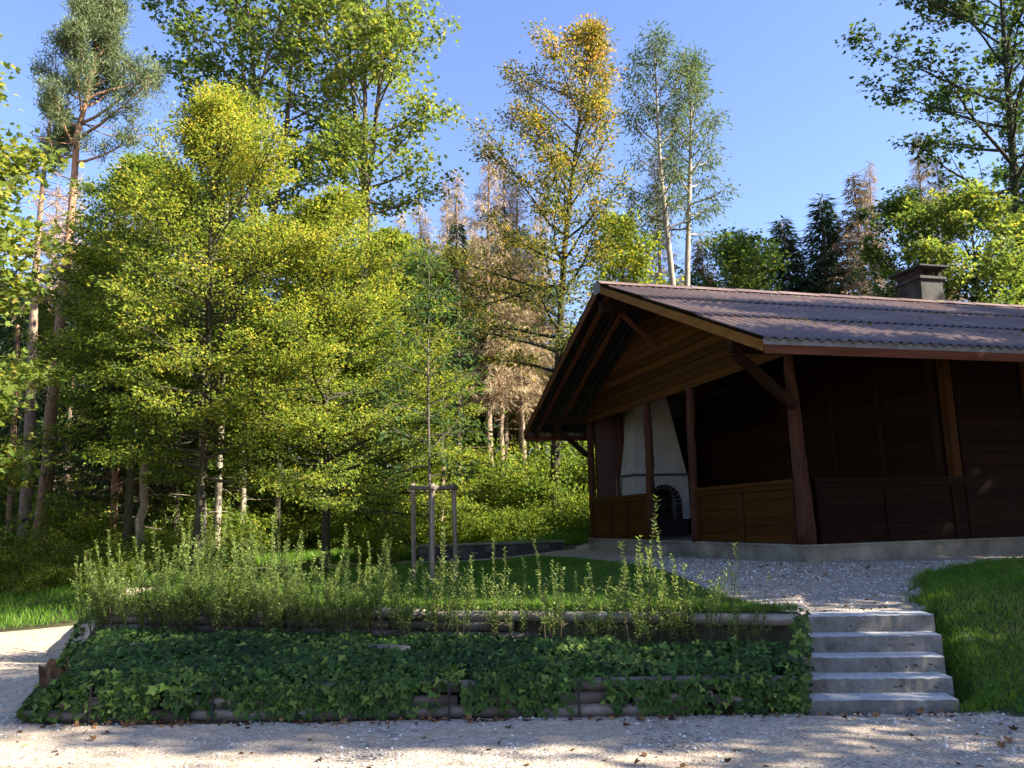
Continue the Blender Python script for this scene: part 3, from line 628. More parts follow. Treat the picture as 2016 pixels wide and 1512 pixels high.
# ridge cap
mb = MB(); npr = 9; x = -OA-.02; i = 0
while x < LEN+OA:
    x1 = min(x+1.1, LEN+OA+.02); V = []
    prof = [(-.26, HTOP-.26*SL+.085), (-.13, HTOP-.13*SL+.09), (-.07, HTOP+.085), (0, HTOP+.112), (.07, HTOP+.085), (.13, HTOP-.13*SL+.09), (.26, HTOP-.26*SL+.085)]
    for xx, l in ((x, .012), (x1+.06, 0)): V += [(xx, W/2+a, z+l) for a, z in prof]
    k7 = len(prof); mb.add(V, [(q, q+1, k7+q+1, k7+q) for q in range(k7-1)]); x = x1; i += 1
mb.build('ridge_cap', M['roof'], roof, smooth=True)
mb = MB(); mb.prism([(W/2-.13, HTOP-.19), (W/2+.13, HTOP-.19), (W/2+.17, HTOP-.02), (W/2, HTOP+.1), (W/2-.17, HTOP-.02)], 0, -OA-.05, -OA-.012); mb.build('ridge_end_cap', M['grey_board'], roof)
# barge boards, eave fascias, grey closing strips
for sgn in (0, 1):
    f = (lambda y: y) if sgn == 0 else (lambda y: W-y)
    mb = MB(); a, b = -OV-.02, W/2
    for x0, x1 in ((-OA-.01, -OA+.025),):
        mb.prism([(f(a), HE-.15), (f(b), HTOP-.15), (f(b), HTOP+.01), (f(a), HE+.01)], 0, x0, x1, .5)
    hp(mb, 'barge_board', M['barge'] if sgn == 0 else M['fascia'])
    mb = MB(); y0, y1 = sorted((f(-OV-.05), f(-OV-.02))); mb.box(-OA+.03, LEN+OA-.03, y0, y1, HE-.19, HE-.06, .6); hp(mb, 'fascia_board', M['fascia'])
    mb = MB(); y0, y1 = sorted((f(-OV-.045), f(-OV-.018))); mb.box(-OA+.028, LEN+OA-.03, y0, y1, HE-.06, HE+.03); hp(mb, 'eave_strip', M['grey_board'])
# purlins, ridge beam, rafters, wall plates
for y, zo, ww, hh in ((0, -.16, .16, .2), (W, -.16, .16, .2), (W/2, -.3, .16, .24)):
    mb = MB(); z = roof_z(y)+zo-.18; mb.box(-1.1 if y != W/2 else -OA+.03, LEN+1.0, y-ww/2, y+ww/2, z-hh/2, z+hh/2); hp(mb, 'purlin', M['beam'])
for i, x in enumerate(np.concatenate([[-1.08, -.55], np.arange(.4, LEN+1, .9)])):
    for sgn in (0, 1):
        f = (lambda y: y) if sgn == 0 else (lambda y: W-y); mb = MB(); a, b = -OV, W/2-.002
        mb.prism([(f(a), HE-.14), (f(b), HTOP-.14), (f(b), HTOP-.012), (f(a), HE-.012)], 0, x-.04, x+.04, .5); hp(mb, 'rafter', M['fascia'] if sgn else M['beam'])
# log posts of the gable front
def log_post(y, z1, r0, r1, seed, px0=None, x=0.0, lean=(0, 0)):
    rr = np.random.default_rng(seed); n = 16; zz = np.linspace(HP, z1, n); t = np.linspace(0, 1, n)
    P = np.column_stack([x+lean[0]*t+.025*np.cumsum(rr.standard_normal(n))*.3, y+lean[1]*t+.03*np.cumsum(rr.standard_normal(n))*.3, zz])
    rad = r0+(r1-r0)*t+.006*rr.standard_normal(n); mb = MB(); mb.tube(P, rad, 14); return hp(mb, 'log_post', M['log_post'], True)
log_post(.06, 3.5, .145, .075, 21, x=.06, lean=(-.03, .0)); log_post(3.52, HB+.1, .095, .075, 22); log_post(5.52, HB+.1, .11, .085, 23); log_post(W-.04, 3.5, .1, .09, 24, x=.05); log_post(W-.35, 3.5, .1, .09, 25, x=.75)
mb = MB(); mb.box(XC-.03, XC+.12, -.03, .12, HR, 3.3); hp(mb, 'frame_post', M['wood_z'])
# braces
def brace(p, q, mat='beam', w_=.1, h_=.12):
    mb = MB(); mb.beam(p, q, w_, h_); hp(mb, 'brace', M[mat])
brace((-1.0, .02, 3.28), (.0, .02, 2.45), w_=.13, h_=.14); brace((-.98, W-.02, 3.26), (-.02, W-.02, 2.45), w_=.11); brace((-.95, W/2, 5.2), (-.03, W/2, 4.35), 'fascia', .07, .08)
# gable cladding: horizontal boards clipped by the roof slope
mb = MB(); z = HB; i = 0; rb = np.random.default_rng(5)
while z < HTOP-.25:
    z1 = min(z+.172, HTOP-.2)
    def ylim(zz): return max(-.04, (zz+.2-HE)/SL-OV)
    a0, a1 = ylim(z), ylim(z1-.012)
    mb.prism([(a0, z), (W-a0, z), (W-a1, z1-.012), (a1, z1-.012)], 0, -.035-.008*rb.random(), .0, rb.random()); z = z1; i += 1
mb.prism([(0, HB+.01), (W, HB+.01), (W, 3.5), (W/2, HTOP-.27), (0, 3.5)], 0, .002, .03, .1)
hp(mb, 'gable_cladding', M['wood_v'])
# parapet panels
def panel(p0, p1, stiles, along, mat, face, x=0.0):
    """boarded parapet between p0 and p1 along the axis; stiles: inner vertical battens"""
    mb = MB(); zb, zt = HP+.01, HR-.06; nb = 6; hh = (zt-zb-.09)/nb
    def bx(a, b, c, d, e, g, t):
        (mb.box(c, d, a, b, e, g, t) if along == 'y' else mb.box(a, b, c, d, e, g, t))
    for i in range(nb): bx(p0, p1, x-.012-.004*rb.random(), x+.03, zb+i*hh+.003, zb+(i+1)*hh-.005, .25+.5*rb.random())
    bx(p0, p1, x+.031, x+.05, zb, zt, .1)
    o = hp(mb, 'parapet_boards', M[mat])
    pr_ = .05 if along == 'y' else .03
    mb = MB(); bx(p0, p1, x-pr_, x+.028, zt-.088, zt-.002, .5)
    for s in stiles: bx(s-.055, s+.055, x-pr_, x+.0, zb, zt-.09, .2+.6*rb.random())
    mb.build('frame', M['wood_z'] if along == 'y' else M['wood_u'], o)
    mb = MB(); bx(p0, p1, x-.075 if along == 'y' else x-.035, x+.09, zt+.001, HR, .7); mb.build('handrail', M['wood_v'] if along == 'y' else M['wood_u'], o)
panel(.18, 3.44, [.24, 1.78, 3.36], 'y', 'wood_v', -1); panel(5.6, W-.12, [5.68, 6.87, 7.9, W-.2], 'y', 'wood_v', -1)
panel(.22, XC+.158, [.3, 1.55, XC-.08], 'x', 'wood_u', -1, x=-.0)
# solid walls: long wall beyond the open bay, cross wall, back wall, far gable
def boards(x0, x1, y0, y1, z0, z1, mat, name, step=.2, thick_axis='y'):
    mb = MB(); z = z0
    while z < z1-.02:
        ze = min(z+step, z1); j = .006*rb.random()
        if thick_axis == 'y': mb.box(x0, x1, y0-j, y1, z+.003, ze-.004, rb.random())
        else: mb.box(x0-j, x1, y0, y1, z+.003, ze-.004, rb.random())
        z = ze
    if thick_axis == 'y': mb.box(x0+.002, x1-.002, y1+.001, y1+.02, z0, z1, .2)
    else: mb.box(x1+.001, x1+.02, y0+.002, y1-.002, z0, z1, .2)
    return hp(mb, name, M[mat])
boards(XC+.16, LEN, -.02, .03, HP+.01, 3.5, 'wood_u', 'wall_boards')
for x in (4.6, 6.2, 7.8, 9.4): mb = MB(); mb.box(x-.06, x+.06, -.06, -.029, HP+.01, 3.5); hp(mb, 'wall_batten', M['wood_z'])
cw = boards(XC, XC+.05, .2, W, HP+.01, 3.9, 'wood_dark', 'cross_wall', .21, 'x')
for y in (.28, 1.62, 3.0, 4.6): mb = MB(); mb.box(XC-.05, XC-.008, y-.06, y+.06, HP+.01, 3.4); mb.build('batten', M['beam'], cw)
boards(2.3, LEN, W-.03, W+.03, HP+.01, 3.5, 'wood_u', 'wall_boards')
mb = MB(); mb.box(.2, 2.5, W-.14, W+.02, HP+.005, 3.6); hp(mb, 'brick_wall', M['brick'])
boards(LEN-.04, LEN, .05, W-.05, HP+.01, 3.9, 'wood_v', 'wall_boards', .2, 'x')
# chimney on the far slope
C0 = np.array([7.2, 4.78]); cw_, cd_ = .64, .8; ch = MB(); zr = 5.74
ch.prism([(C0[0]-.03, zr-.6), (C0[0]+cw_+.03, zr-.6), (C0[0]+cw_, zr+.68), (C0[0], zr+.68)], 1, C0[1], C0[1]+cd_)
ch.build('chimney', M['chimney'], roof)
mb = MB(); mb.box(C0[0]-.07, C0[0]+cw_+.07, C0[1]-.07, C0[1]+cd_+.07, zr+.675, zr+.74); mb.build('collar', M['chimney'], roof)
mb = MB()
for a in (0, cw_-.1):
    for b in (0, cd_-.1): mb.box(C0[0]+a, C0[0]+a+.1, C0[1]+b, C0[1]+b+.1, zr+.738, zr+.96)
mb.box(C0[0]+.004, C0[0]+.05, C0[1]+.1, C0[1]+cd_-.1, zr+.738, zr+.92); mb.box(C0[0]+.1, C0[0]+cw_-.1, C0[1]+.3, C0[1]+.6, zr+.7, zr+.955)
mb.build('chimney_vent', M['soot'], roof)
mb = MB(); mb.box(C0[0]-.13, C0[0]+cw_+.1, C0[1]-.17, C0[1]+cd_+.17, zr+.96, zr+1.0); mb.build('chimney_cap', M['slate'], roof)
# moss cushions and litter on the roof
mb = MB(); rq = np.random.default_rng(9); n = 2200; xx = rq.uniform(0, 13, n); dd = rq.uniform(.1, 5.6, n)**.9; sel = vnoise(xx*.7, dd*1.8, 1.0, 77)+.05*dd+.015*xx-.1*rq.random(n) > .78; xx, dd = xx[sel], dd[sel]; n = len(xx)
P = np.column_stack([xx, -OV+dd, HE+SL*dd+.06+.02*rq.random(n)]); az = rq.random(n)*6.28
mb.leaves(P, np.stack([np.cos(az), np.sin(az), .2*rq.standard_normal(n)], -1), np.stack([.4*rq.standard_normal(n), -.4+.4*rq.standard_normal(n), np.ones(n)], -1), .03+.06*rq.random(n), .05, rq.random(n), 'lobed', .2)
o = mb.build('leaf_litter', M['roof_litter'], roof); o['kind'] = 'stuff'

# ------------------------------------------------------------------ fireplace under the gable
FPX, FPY, FPD, FPW = .70, 8.0, 1.14, 1.52
FP = empty('fireplace', tuple(HUT.matrix_world @ Vector((0, 0, 0))), 'white plastered fireplace with a tapering hood and sooty brick arch inside the hut', 'fireplace')
FP.location = (4.5, 12.83, 1.0); FP.rotation_euler.z = R_(15.64)
x0, x1, y0, y1 = FPX, FPX+FPW, FPY, FPY+FPD; zb, zm = HP+.005, 1.82
mb = MB(); mb.box(x0+.06, x1-.04, y0+.08, y1, zb, .72); mb.build('hearth_base', M['soot'], FP)
# body with an arched opening
mb = MB(); xc, rad, zs = x0+.82, .36, 1.12; th = np.linspace(0, np.pi, 13)
arch = [(xc+rad*math.cos(t), zs+rad*math.sin(t)) for t in th]          # right to left
mb.prism([(x0, .722), (xc-rad, .722), (xc-rad, zs), (x0, zs)], 1, y0, y0+.14); mb.prism([(xc+rad, .722), (x1, .722), (x1, zs), (xc+rad, zs)], 1, y0, y0+.14)
for i in range(12):
    a, b = arch[i], arch[i+1]; mb.prism([(a[0], a[1]), (a[0], zm), (b[0], zm), (b[0], b[1])], 1, y0, y0+.14)
mb.prism([(xc+rad, zs), (x1, zs), (x1, zm), (xc+rad, zm)], 1, y0, y0+.14); mb.prism([(x0, zs), (xc-rad, zs), (xc-rad, zm), (x0, zm)], 1, y0, y0+.14)
mb.box(x0, x0+.12, y0+.141, y1, .722, zm); mb.box(x1-.12, x1, y0+.141, y1, .722, zm)
mb.build('body', M['plaster'], FP)
mb = MB()
for i in range(12):
    a, b = th[i]+.02, th[i+1]-.02; r0, r1 = rad-.005, rad+.12
    mb.prism([(xc+r0*math.cos(a), zs+r0*math.sin(a)), (xc+r1*math.cos(a), zs+r1*math.sin(a)), (xc+r1*math.cos(b), zs+r1*math.sin(b)), (xc+r0*math.cos(b), zs+r0*math.sin(b))], 1, y0-.02, y0+.1, rb.random())
for s in (-1, 1):
    for i in range(5): z = .725+i*.079; mb.box(*sorted((xc+s*(rad-.005), xc+s*(rad+.12))), y0-.02, y0+.1, z, z+.074, rb.random())
mb.build('brick_arch', M['brick_dark'], FP)
mb = MB(); mb.box(xc-rad-.1, xc+rad+.1, y0+.6, y1-.01, .73, 1.7); mb.build('firebox', M['soot'], FP)
mb = MB(); mb.box(xc-rad, xc+rad, y0+.1, y0+.5, 1.0, 1.015); mb.build('grill_grate', M['iron'], FP)
mb = MB(); mb.box(x0-.04, x1+.04, y0-.04, y1, zm, zm+.06); mb.build('mantel_band', M['slate'], FP)
mb = MB(); z0, z1 = zm+.06, 4.6; bx0, bx1, by0 = x0+.02, x1-.02, y0+.02
tx0, tx1, ty0 = x0+.42, x1-.36, y0+.55
V = [(bx0, by0, z0), (bx1, by0, z0), (bx1, y1, z0), (bx0, y1, z0), (tx0, ty0, z1), (tx1, ty0, z1), (tx1, y1, z1), (tx0, y1, z1)]
mb.add(V, [(0, 1, 5, 4), (1, 2, 6, 5), (2, 3, 7, 6), (3, 0, 4, 7), (4, 5, 6, 7), (3, 2, 1, 0)]); mb.build('hood', M['plaster'], FP)
mb = MB(); q = [(FPX-.03, 8.72, 1.72), (FPX-.035, 8.78, 1.0)]; mb.tube(q, .009, 8); mb.tube([(FPX-.03, 8.72, 1.72), (FPX-.03, 8.70, 1.77), (FPX-.03, 8.745, 1.77)], .012, 8)
o = mb.build('fire_poker', M['iron']); o.location = (4.5, 12.83, 1.0); o.rotation_euler.z = R_(15.64); tag(o, 'thin black fire poker hanging on the white side of the fireplace', 'poker')

# ------------------------------------------------------------------ trees
def norm(v): return v/(np.linalg.norm(v, axis=-1, keepdims=True)+1e-9)
def curve(p, d, L, n, bend, rr, wig=.06):
    """polyline from p along d, turning towards 'bend' (vector per unit length)"""
    P = [np.array(p, float)]; d = np.array(d, float)
    for i in range(n-1):
        d = d + np.array(bend)/(n-1) + wig*rr.standard_normal(3); d /= np.linalg.norm(d); P.append(P[-1]+d*L/(n-1))
    return np.array(P)
def broadleaf(seed, h, rt, cb, R, prof, limbs, nleaf, leaf, sub=7, el=(.15, 1.1), bend=.25, flat=.5, sig=.2, lean=(0, 0), stems=1, split=.4, bias=(0, 0), tint=None, shape='kite', wd=.62, twigs=5, droop=.0, trunk_wig=.02, nup=.65, path=None, hang=0):
    rr = np.random.default_rng(seed); tr = MB(); cr = MB(); tw = []; twd = []; twl = []
    n = 14; tt = np.linspace(0, 1, n); stemlist = []
    base_path = np.column_stack([lean[0]*tt+h*trunk_wig*np.sin(tt*5+rr.random()*6)*tt, lean[1]*tt+h*trunk_wig*np.sin(tt*4+rr.random()*6)*tt, h*tt])
    if path is not None:
        path = np.array(path, float); base_path = np.column_stack([np.interp(tt*h, path[:, 2], path[:, i]) for i in (0, 1)]+[h*tt])
    rad = lambda t, s=1.: rt*s*(np.clip(1-t, 0, 1)**.8*.92+.06) + rt*.35*np.exp(-t*h/.35)
    if stems == 1: tr.tube(base_path, rad(tt), 10); stemlist.append((base_path, 1.))
    else:
        k = int(n*split)+1; tr.tube(base_path[:k], rad(tt[:k]), 10)
        p = base_path[k-1]
        for s in range(stems):
            a = 6.283*s/stems+rr.random()*.7; sp = .05+.13*rr.random(); q = tt[k-1:]-tt[k-1]
            pts = base_path[k-1:] + np.column_stack([np.cos(a)*sp*h*q**.8, np.sin(a)*sp*h*q**.8, -0.0*q]); pts[:, 2] = p[2]+(h*(.86+.14*rr.random())-p[2])*(tt[k-1:]-tt[k-1])/(1-tt[k-1])
            full = np.concatenate([base_path[:k-1], pts]); tr.tube(pts, rad(tt[k-1:], .68), 8); stemlist.append((full, .68))
    ps = np.array([p[0] for p in prof]); pv = np.array([p[1] for p in prof])
    for i in range(limbs):
        t = (i+.5*rr.random()+.3)/limbs; z = cb+(1-cb)*t*.97; path_, sc = stemlist[i % len(stemlist)]
        p = np.array([np.interp(z, tt, path_[:, q]) for q in range(3)]); p[2] = min(p[2], path_[-1, 2])
        az = 2.39996*i+rr.standard_normal()*.45; L = R*np.interp(t, ps, pv)*rr.uniform(.72, 1.12)
        L *= max(.25, 1+bias[0]*math.cos(az)+bias[1]*math.sin(az))
        e = el[0]+(el[1]-el[0])*t+.15*rr.standard_normal(); d = np.array([math.cos(az)*math.cos(e), math.sin(az)*math.cos(e), math.sin(e)])
        P = curve(p, d, L, 7, (0, 0, bend*rr.uniform(.4, 1.4)-droop), rr, .09)
        r0 = min(rad(z, sc)*.55, .012+.022*L); tr.tube(P, np.linspace(r0, .006, 7), 6, cap=False)
        ns = max(2, int(sub*(.5+L/R*.6))); dd = norm(np.gradient(P, axis=0))
        for s in range(ns):
            u = .22+.78*(s+rr.random())/ns; q = np.array([np.interp(u*6, np.arange(7), P[:, c]) for c in range(3)]); dq = norm(np.array([np.interp(u*6, np.arange(7), dd[:, c]) for c in range(3)]))
            sgn = 1 if s % 2 else -1; perp = norm(np.cross(dq, [0, 0, 1.])); a2 = rr.uniform(.5, 1.15)
            d2 = norm(dq*math.cos(a2)+sgn*perp*math.sin(a2)*rr.uniform(.6, 1)+np.array([0, 0, rr.normal(.08, .28)*(1-flat*.6)]))
            L2 = (.24+.24*rr.random())*L*(1.25-u)+.18; Q = curve(q, d2, L2, 4, (0, 0, .12-droop), rr, .1)
            tr.tube(Q, np.linspace(max(.004, r0*.3), .003, 4), 4, cap=False)
            for g in range(twigs):
                v = .15+.85*(g+rr.random())/twigs; w_ = np.array([np.interp(v*3, np.arange(4), Q[:, c]) for c in range(3)]); tw.append(w_); twd.append(d2); twl.append(t)
        tw.append(P[-1]); twd.append(dd[-1]); twl.append(t)
    for path_, sc in stemlist: tw.append(path_[-1]); twd.append(np.array([0, 0, 1.])); twl.append(1.)
    tw, twd, twl = np.array(tw), np.array(twd), np.array(twl)
    wgt = rr.random(len(tw))**.8+.15; wgt /= wgt.sum(); ix = rr.choice(len(tw), nleaf, p=wgt)
    off = rr.standard_normal((nleaf, 3))*sig*np.array([1, 1, 1-flat*.75]); P = tw[ix]+off
    if hang: P[:, 2] -= hang*rr.random(nleaf)
    D = norm(twd[ix]*.7+off/sig*.45+rr.standard_normal((nleaf, 3))*.4+np.array([0, 0, -.22-hang*2]))
    N = np.array([.15, -.25, 1.])+rr.standard_normal((nleaf, 3))*nup
    ct = rr.standard_normal(len(tw))
    base = .5+.15*ct[ix]+.17*rr.standard_normal(nleaf)
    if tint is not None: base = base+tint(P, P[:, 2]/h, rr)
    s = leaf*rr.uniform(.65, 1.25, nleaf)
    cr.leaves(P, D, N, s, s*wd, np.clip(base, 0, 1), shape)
    return tr, cr
def conifer(seed, h, rt, R, cb, whorl, per, ntw, tw_len=(.2, .5), tw_w=.06, dead=0., hang=.5, bare=0, power=.85, top_full=True):
    rr = np.random.default_rng(seed); tr = MB(); cr = MB(); n = 12; tt = np.linspace(0, 1, n)
    P0 = np.column_stack([.012*h*np.sin(tt*3+rr.random()*6)*tt, .012*h*np.sin(tt*4+rr.random()*6)*tt, h*tt]); tr.tube(P0, rt*(1-tt)**.85+.012+rt*.3*np.exp(-tt*h/.4), 9)
    A, Dv, T = [], [], []
    zs = np.linspace(cb, .985, whorl)
    for z in zs:
        t = (z-cb)/(1-cb); k = per if z > cb else per
        for j in range(k):
            az = rr.random()*6.283; L = R*(1-t)**power*rr.uniform(.55, 1.1)+.12; e = -.25+.75*t+.15*rr.standard_normal()
            p = np.array([np.interp(z+rr.normal(0, .004), tt, P0[:, c]) for c in range(3)]); d = np.array([math.cos(az)*math.cos(e), math.sin(az)*math.cos(e), math.sin(e)])
            Q = curve(p, d, L, 5, (0, 0, rr.uniform(-.15, .45)), rr, .07); tr.tube(Q, np.linspace(.006+.008*L, .004, 5), 4, cap=False, tint=.3)
            if rr.random() < bare: continue
            m = max(2, int(ntw*(L/R)*rr.uniform(.5, 1.3))); u = .12+.88*rr.random(m)
            q = np.column_stack([np.interp(u*4, np.arange(5), Q[:, c]) for c in range(3)]); A.append(q); dq = norm(Q[-1]-Q[0])
            sd = norm(np.cross(dq, [0, 0, 1.])); sg = rr.choice([-1, 1], m)[:, None]
            Dv.append(norm(dq*.55+sg*sd*rr.uniform(.2, 1, (m, 1))+np.array([0, 0, -hang])*rr.uniform(.3, 1.5, (m, 1))+.25*rr.standard_normal((m, 3)))); T.append(.5+.13*rr.standard_normal()+.13*rr.standard_normal(m)+0*u)
    A, Dv, T = np.concatenate(A), np.concatenate(Dv), np.concatenate(T); n = len(A)
    N = np.array([0, 0, 1.])+.6*rr.standard_normal((n, 3)); L = rr.uniform(*tw_len, n)
    cr.leaves(A, Dv, N, L, tw_w*rr.uniform(.6, 1.3, n), np.clip(T+dead, 0, 1), 'kite', .1)
    return tr, cr
def pine(seed, h, rt, path, cb, R, limbs, tuft, dead_limbs, az_bias):
    rr = np.random.default_rng(seed); tr = MB(); cr = MB(); n = 16; tt = np.linspace(0, 1, n); path = np.array(path, float)
    P0 = np.column_stack([np.interp(tt*h, path[:, 2], path[:, c]) for c in (0, 1)]+[h*tt]); P0[1:-1, :2] += .03*rr.standard_normal((n-2, 2))
    tr.tube(P0, rt*(1-tt*.8)*(1-.0*tt)+rt*.25*np.exp(-tt*h/.5), 12)
    at = lambda z: np.array([np.interp(z, tt, P0[:, c]) for c in range(3)])
    for i in range(dead_limbs):
        z = rr.uniform(.3, cb+.08); az = rr.random()*6.28; L = rr.uniform(.6, 2.4); e = rr.uniform(-.3, .45)
        Q = curve(at(z), (math.cos(az)*math.cos(e), math.sin(az)*math.cos(e), math.sin(e)), L, 6, (0, 0, .5*rr.random()), rr, .13); tr.tube(Q, np.linspace(.028, .006, 6), 4, cap=False)
        for s in range(4):
            q = Q[rr.integers(2, 6)]; tr.tube(curve(q, norm(rr.standard_normal(3)), rr.uniform(.2, .6), 3, (0, 0, 0), rr, .2), np.linspace(.01, .004, 3), 3, cap=False)
    A, D = [], []
    for i in range(limbs):
        t = (i+rr.random())/limbs; z = cb+(1-cb)*t; az = 2.4*i+.5*rr.standard_normal(); L = R*(1-.82*t)*rr.uniform(.6, 1.1)*(1+az_bias*math.cos(az)*(1-t)); e = .05+.9*t+.15*rr.standard_normal()
        Q = curve(at(z), (math.cos(az)*math.cos(e), math.sin(az)*math.cos(e), math.sin(e)), L, 7, (0, 0, .45), rr, .1); tr.tube(Q, np.linspace(.018+.014*L, .008, 7), 5, cap=False)
        for s in range(9):
            u = rr.uniform(.3, 1); q = np.array([np.interp(u*6, np.arange(7), Q[:, c]) for c in range(3)]); d2 = norm(norm(Q[-1]-Q[0])*.7+rr.standard_normal(3)*.5+np.array([0, 0, .2])); L2 = rr.uniform(.3, .9)*(.4+.25*L)
            S = curve(q, d2, L2, 4, (0, 0, .3), rr, .15); tr.tube(S, np.linspace(.012, .004, 4), 3, cap=False)
            for g in range(5):
                A.append(S[rr.integers(1, 4)]+rr.standard_normal(3)*.09); D.append(d2)
    A, D = np.array(A), np.array(D); m = tuft*len(A); ix = np.repeat(np.arange(len(A)), tuft); ct = rr.standard_normal(len(A))*.14
    P = A[ix]+rr.standard_normal((m, 3))*.1; Dv = norm(D[ix]*.6+norm(rr.standard_normal((m, 3)))+np.array([0, 0, .35]))
    cr.leaves(P, Dv, rr.standard_normal((m, 3)), .17*rr.uniform(.7, 1.2, m), .03, np.clip(.5+ct[ix]+.14*rr.standard_normal(m), 0, 1), 'kite', .05)
    return tr, cr
def make_tree(name, loc, gen, bark, leaf, label, group=None, cat='tree', rz=0):
    root = empty(name, loc, label, cat, group, rz); tr, cr = gen
    tr.build('trunk', M[bark], root, smooth=True); cr.build('crown', M[leaf], root); return root
def clone(src, loc, rz, s, label, group=None):
    r = src.copy(); COL.objects.link(r); r.location = loc; r.rotation_euler.z = rz; r.scale = (s[0], s[0], s[1]) if isinstance(s, tuple) else (s, s, s)
    r['label'] = label
    if group: r['group'] = group
    elif 'group' in r: del r['group']
    for c in src.children: part(c, r)
    return r
def spot(px, py, Y, dz=0):
    p = at_y(px, py, Y); return (p[0], Y, hz(p[0], Y)-.05+dz)
def topz(px, py, Y, loc): return at_y(px, py, Y)[2]-loc[2]
def rel(loc, pts, Y):
    """trunk path through photo points, relative to the base"""
    out = [(0, 0, 0)]
    for px, py in pts: q = at_y(px, py, Y); out.append((q[0]-loc[0], 0, q[2]-loc[2]))
    return out

# --- bright hornbeams in front
l = spot(384, 1080, 17.5); h = topz(440, 200, 17.5, l)
hprof = [(0, .8), (.2, 1), (.5, 1), (.75, .7), (.9, .4), (1, .15)]
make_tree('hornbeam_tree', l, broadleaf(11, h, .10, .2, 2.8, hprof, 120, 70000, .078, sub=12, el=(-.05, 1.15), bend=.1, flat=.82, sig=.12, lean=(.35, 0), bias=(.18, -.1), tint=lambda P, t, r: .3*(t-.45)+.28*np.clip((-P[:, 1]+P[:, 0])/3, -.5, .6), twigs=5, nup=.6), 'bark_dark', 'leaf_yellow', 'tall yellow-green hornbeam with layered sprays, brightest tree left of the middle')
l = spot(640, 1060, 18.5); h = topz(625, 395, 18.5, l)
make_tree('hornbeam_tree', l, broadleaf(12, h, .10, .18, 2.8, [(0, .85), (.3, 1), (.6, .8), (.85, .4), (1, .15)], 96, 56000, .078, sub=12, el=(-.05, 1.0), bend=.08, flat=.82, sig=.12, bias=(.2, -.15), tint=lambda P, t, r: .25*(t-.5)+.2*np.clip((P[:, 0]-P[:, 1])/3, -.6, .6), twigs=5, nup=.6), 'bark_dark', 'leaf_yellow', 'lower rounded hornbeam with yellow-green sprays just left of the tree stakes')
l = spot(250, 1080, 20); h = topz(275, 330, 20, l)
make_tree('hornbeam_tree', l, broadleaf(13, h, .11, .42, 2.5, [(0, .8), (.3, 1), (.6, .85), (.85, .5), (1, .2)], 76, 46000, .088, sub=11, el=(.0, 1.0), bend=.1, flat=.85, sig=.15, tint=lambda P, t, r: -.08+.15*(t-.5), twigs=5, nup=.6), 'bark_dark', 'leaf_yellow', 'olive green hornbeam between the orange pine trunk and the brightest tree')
hb = [o for o in COL.objects if o.name.startswith('hornbeam_tree')]
for k, (src, px, Y, ty, wd_, lab) in enumerate(((1, 150, 30, 470, 1.1, 'yellow-green hornbeam between the two tall pine trunks and the front hornbeams'), (0, 350, 23, 330, 1.15, 'hornbeam directly behind the brightest one, its crown only slightly lower'), (2, 545, 23.5, 430, 1.1, 'hornbeam filling the gap between the brightest and the rounded hornbeam'), (1, 760, 25, 560, 1.1, 'hornbeam behind the tree stakes on their left'), (2, 20, 31, 560, 1.0, 'hornbeam at the far left, deep behind the dying conifer'), (2, 700, 31, 480, 1.3, 'hornbeam standing at the foot of the tall airy maple'), (0, 835, 37, 500, 1.3, 'narrow yellow-green tree behind the dead spruces on their left'), (1, 1010, 38, 560, 1.5, 'yellow-green tree low behind the tan dead spruces'), (0, 930, 44, 470, 1.6, 'distant yellow-green tree behind the tan dead spruces'), (2, 780, 40, 450, 1.6, 'distant green tree right of the airy maple trunk'))):
    l = spot(px, 1060, Y); h = topz(px, ty, Y, l); o = hb[src]; h0 = max(v.co.z for v in o.children[0].data.vertices); clone(o, l, 2.1*k+1, (wd_, h/h0), lab)
# --- left edge maple
l = (-11.5, 15.2, hz(-11.5, 15.2)-.05)
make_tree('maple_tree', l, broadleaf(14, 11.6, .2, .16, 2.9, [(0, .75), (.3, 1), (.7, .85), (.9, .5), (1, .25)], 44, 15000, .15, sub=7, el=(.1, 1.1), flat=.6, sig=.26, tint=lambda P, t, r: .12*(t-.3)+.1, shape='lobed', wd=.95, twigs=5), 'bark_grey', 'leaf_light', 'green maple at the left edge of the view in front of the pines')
l = (-14.6, 19.2, hz(-14.6, 19.2)-.05)
make_tree('maple_tree', l, broadleaf(24, 7.6, .1, .12, 2.6, [(0, .8), (.3, 1), (.7, .85), (1, .3)], 40, 16000, .14, sub=7, el=(0, 1.0), flat=.75, sig=.2, tint=lambda P, t, r: .2+0*t, shape='lobed', wd=.95, twigs=4), 'bark_grey', 'leaf_light', 'low spreading light green maple below the left edge maple')
# --- scots pine and dying pine
l = spot(75, 1145, 24); h = topz(196, -15, 24, l)
make_tree('pine_tree', l, pine(15, h, .21, rel(l, [(97, 870), (130, 500), (150, 300), (185, 110), (197, -15)], 24), .68, 2.7, 36, 26, 30, .5), 'bark_pine', 'needle_pine', 'tall leaning pine with an orange trunk and blue-green crown at the left')
l = spot(42, 1140, 26); h = topz(112, 120, 26, l)
g = conifer(16, h, .2, 1.7, .52, 24, 5, 24, (.12, .35), .012, 0, .7, .25); pth = np.array(rel(l, [(62, 860), (82, 520), (102, 250), (112, 120)], 26))
for mb in g:
    for v in mb.v: v[:, 0] += np.interp(v[:, 2], pth[:, 2], pth[:, 0])
make_tree('dead_conifer_tree', l, g, 'bark_spruce', 'needle_dead', 'dying conifer with bare reddish twigs and a flaking trunk left of the orange pine')
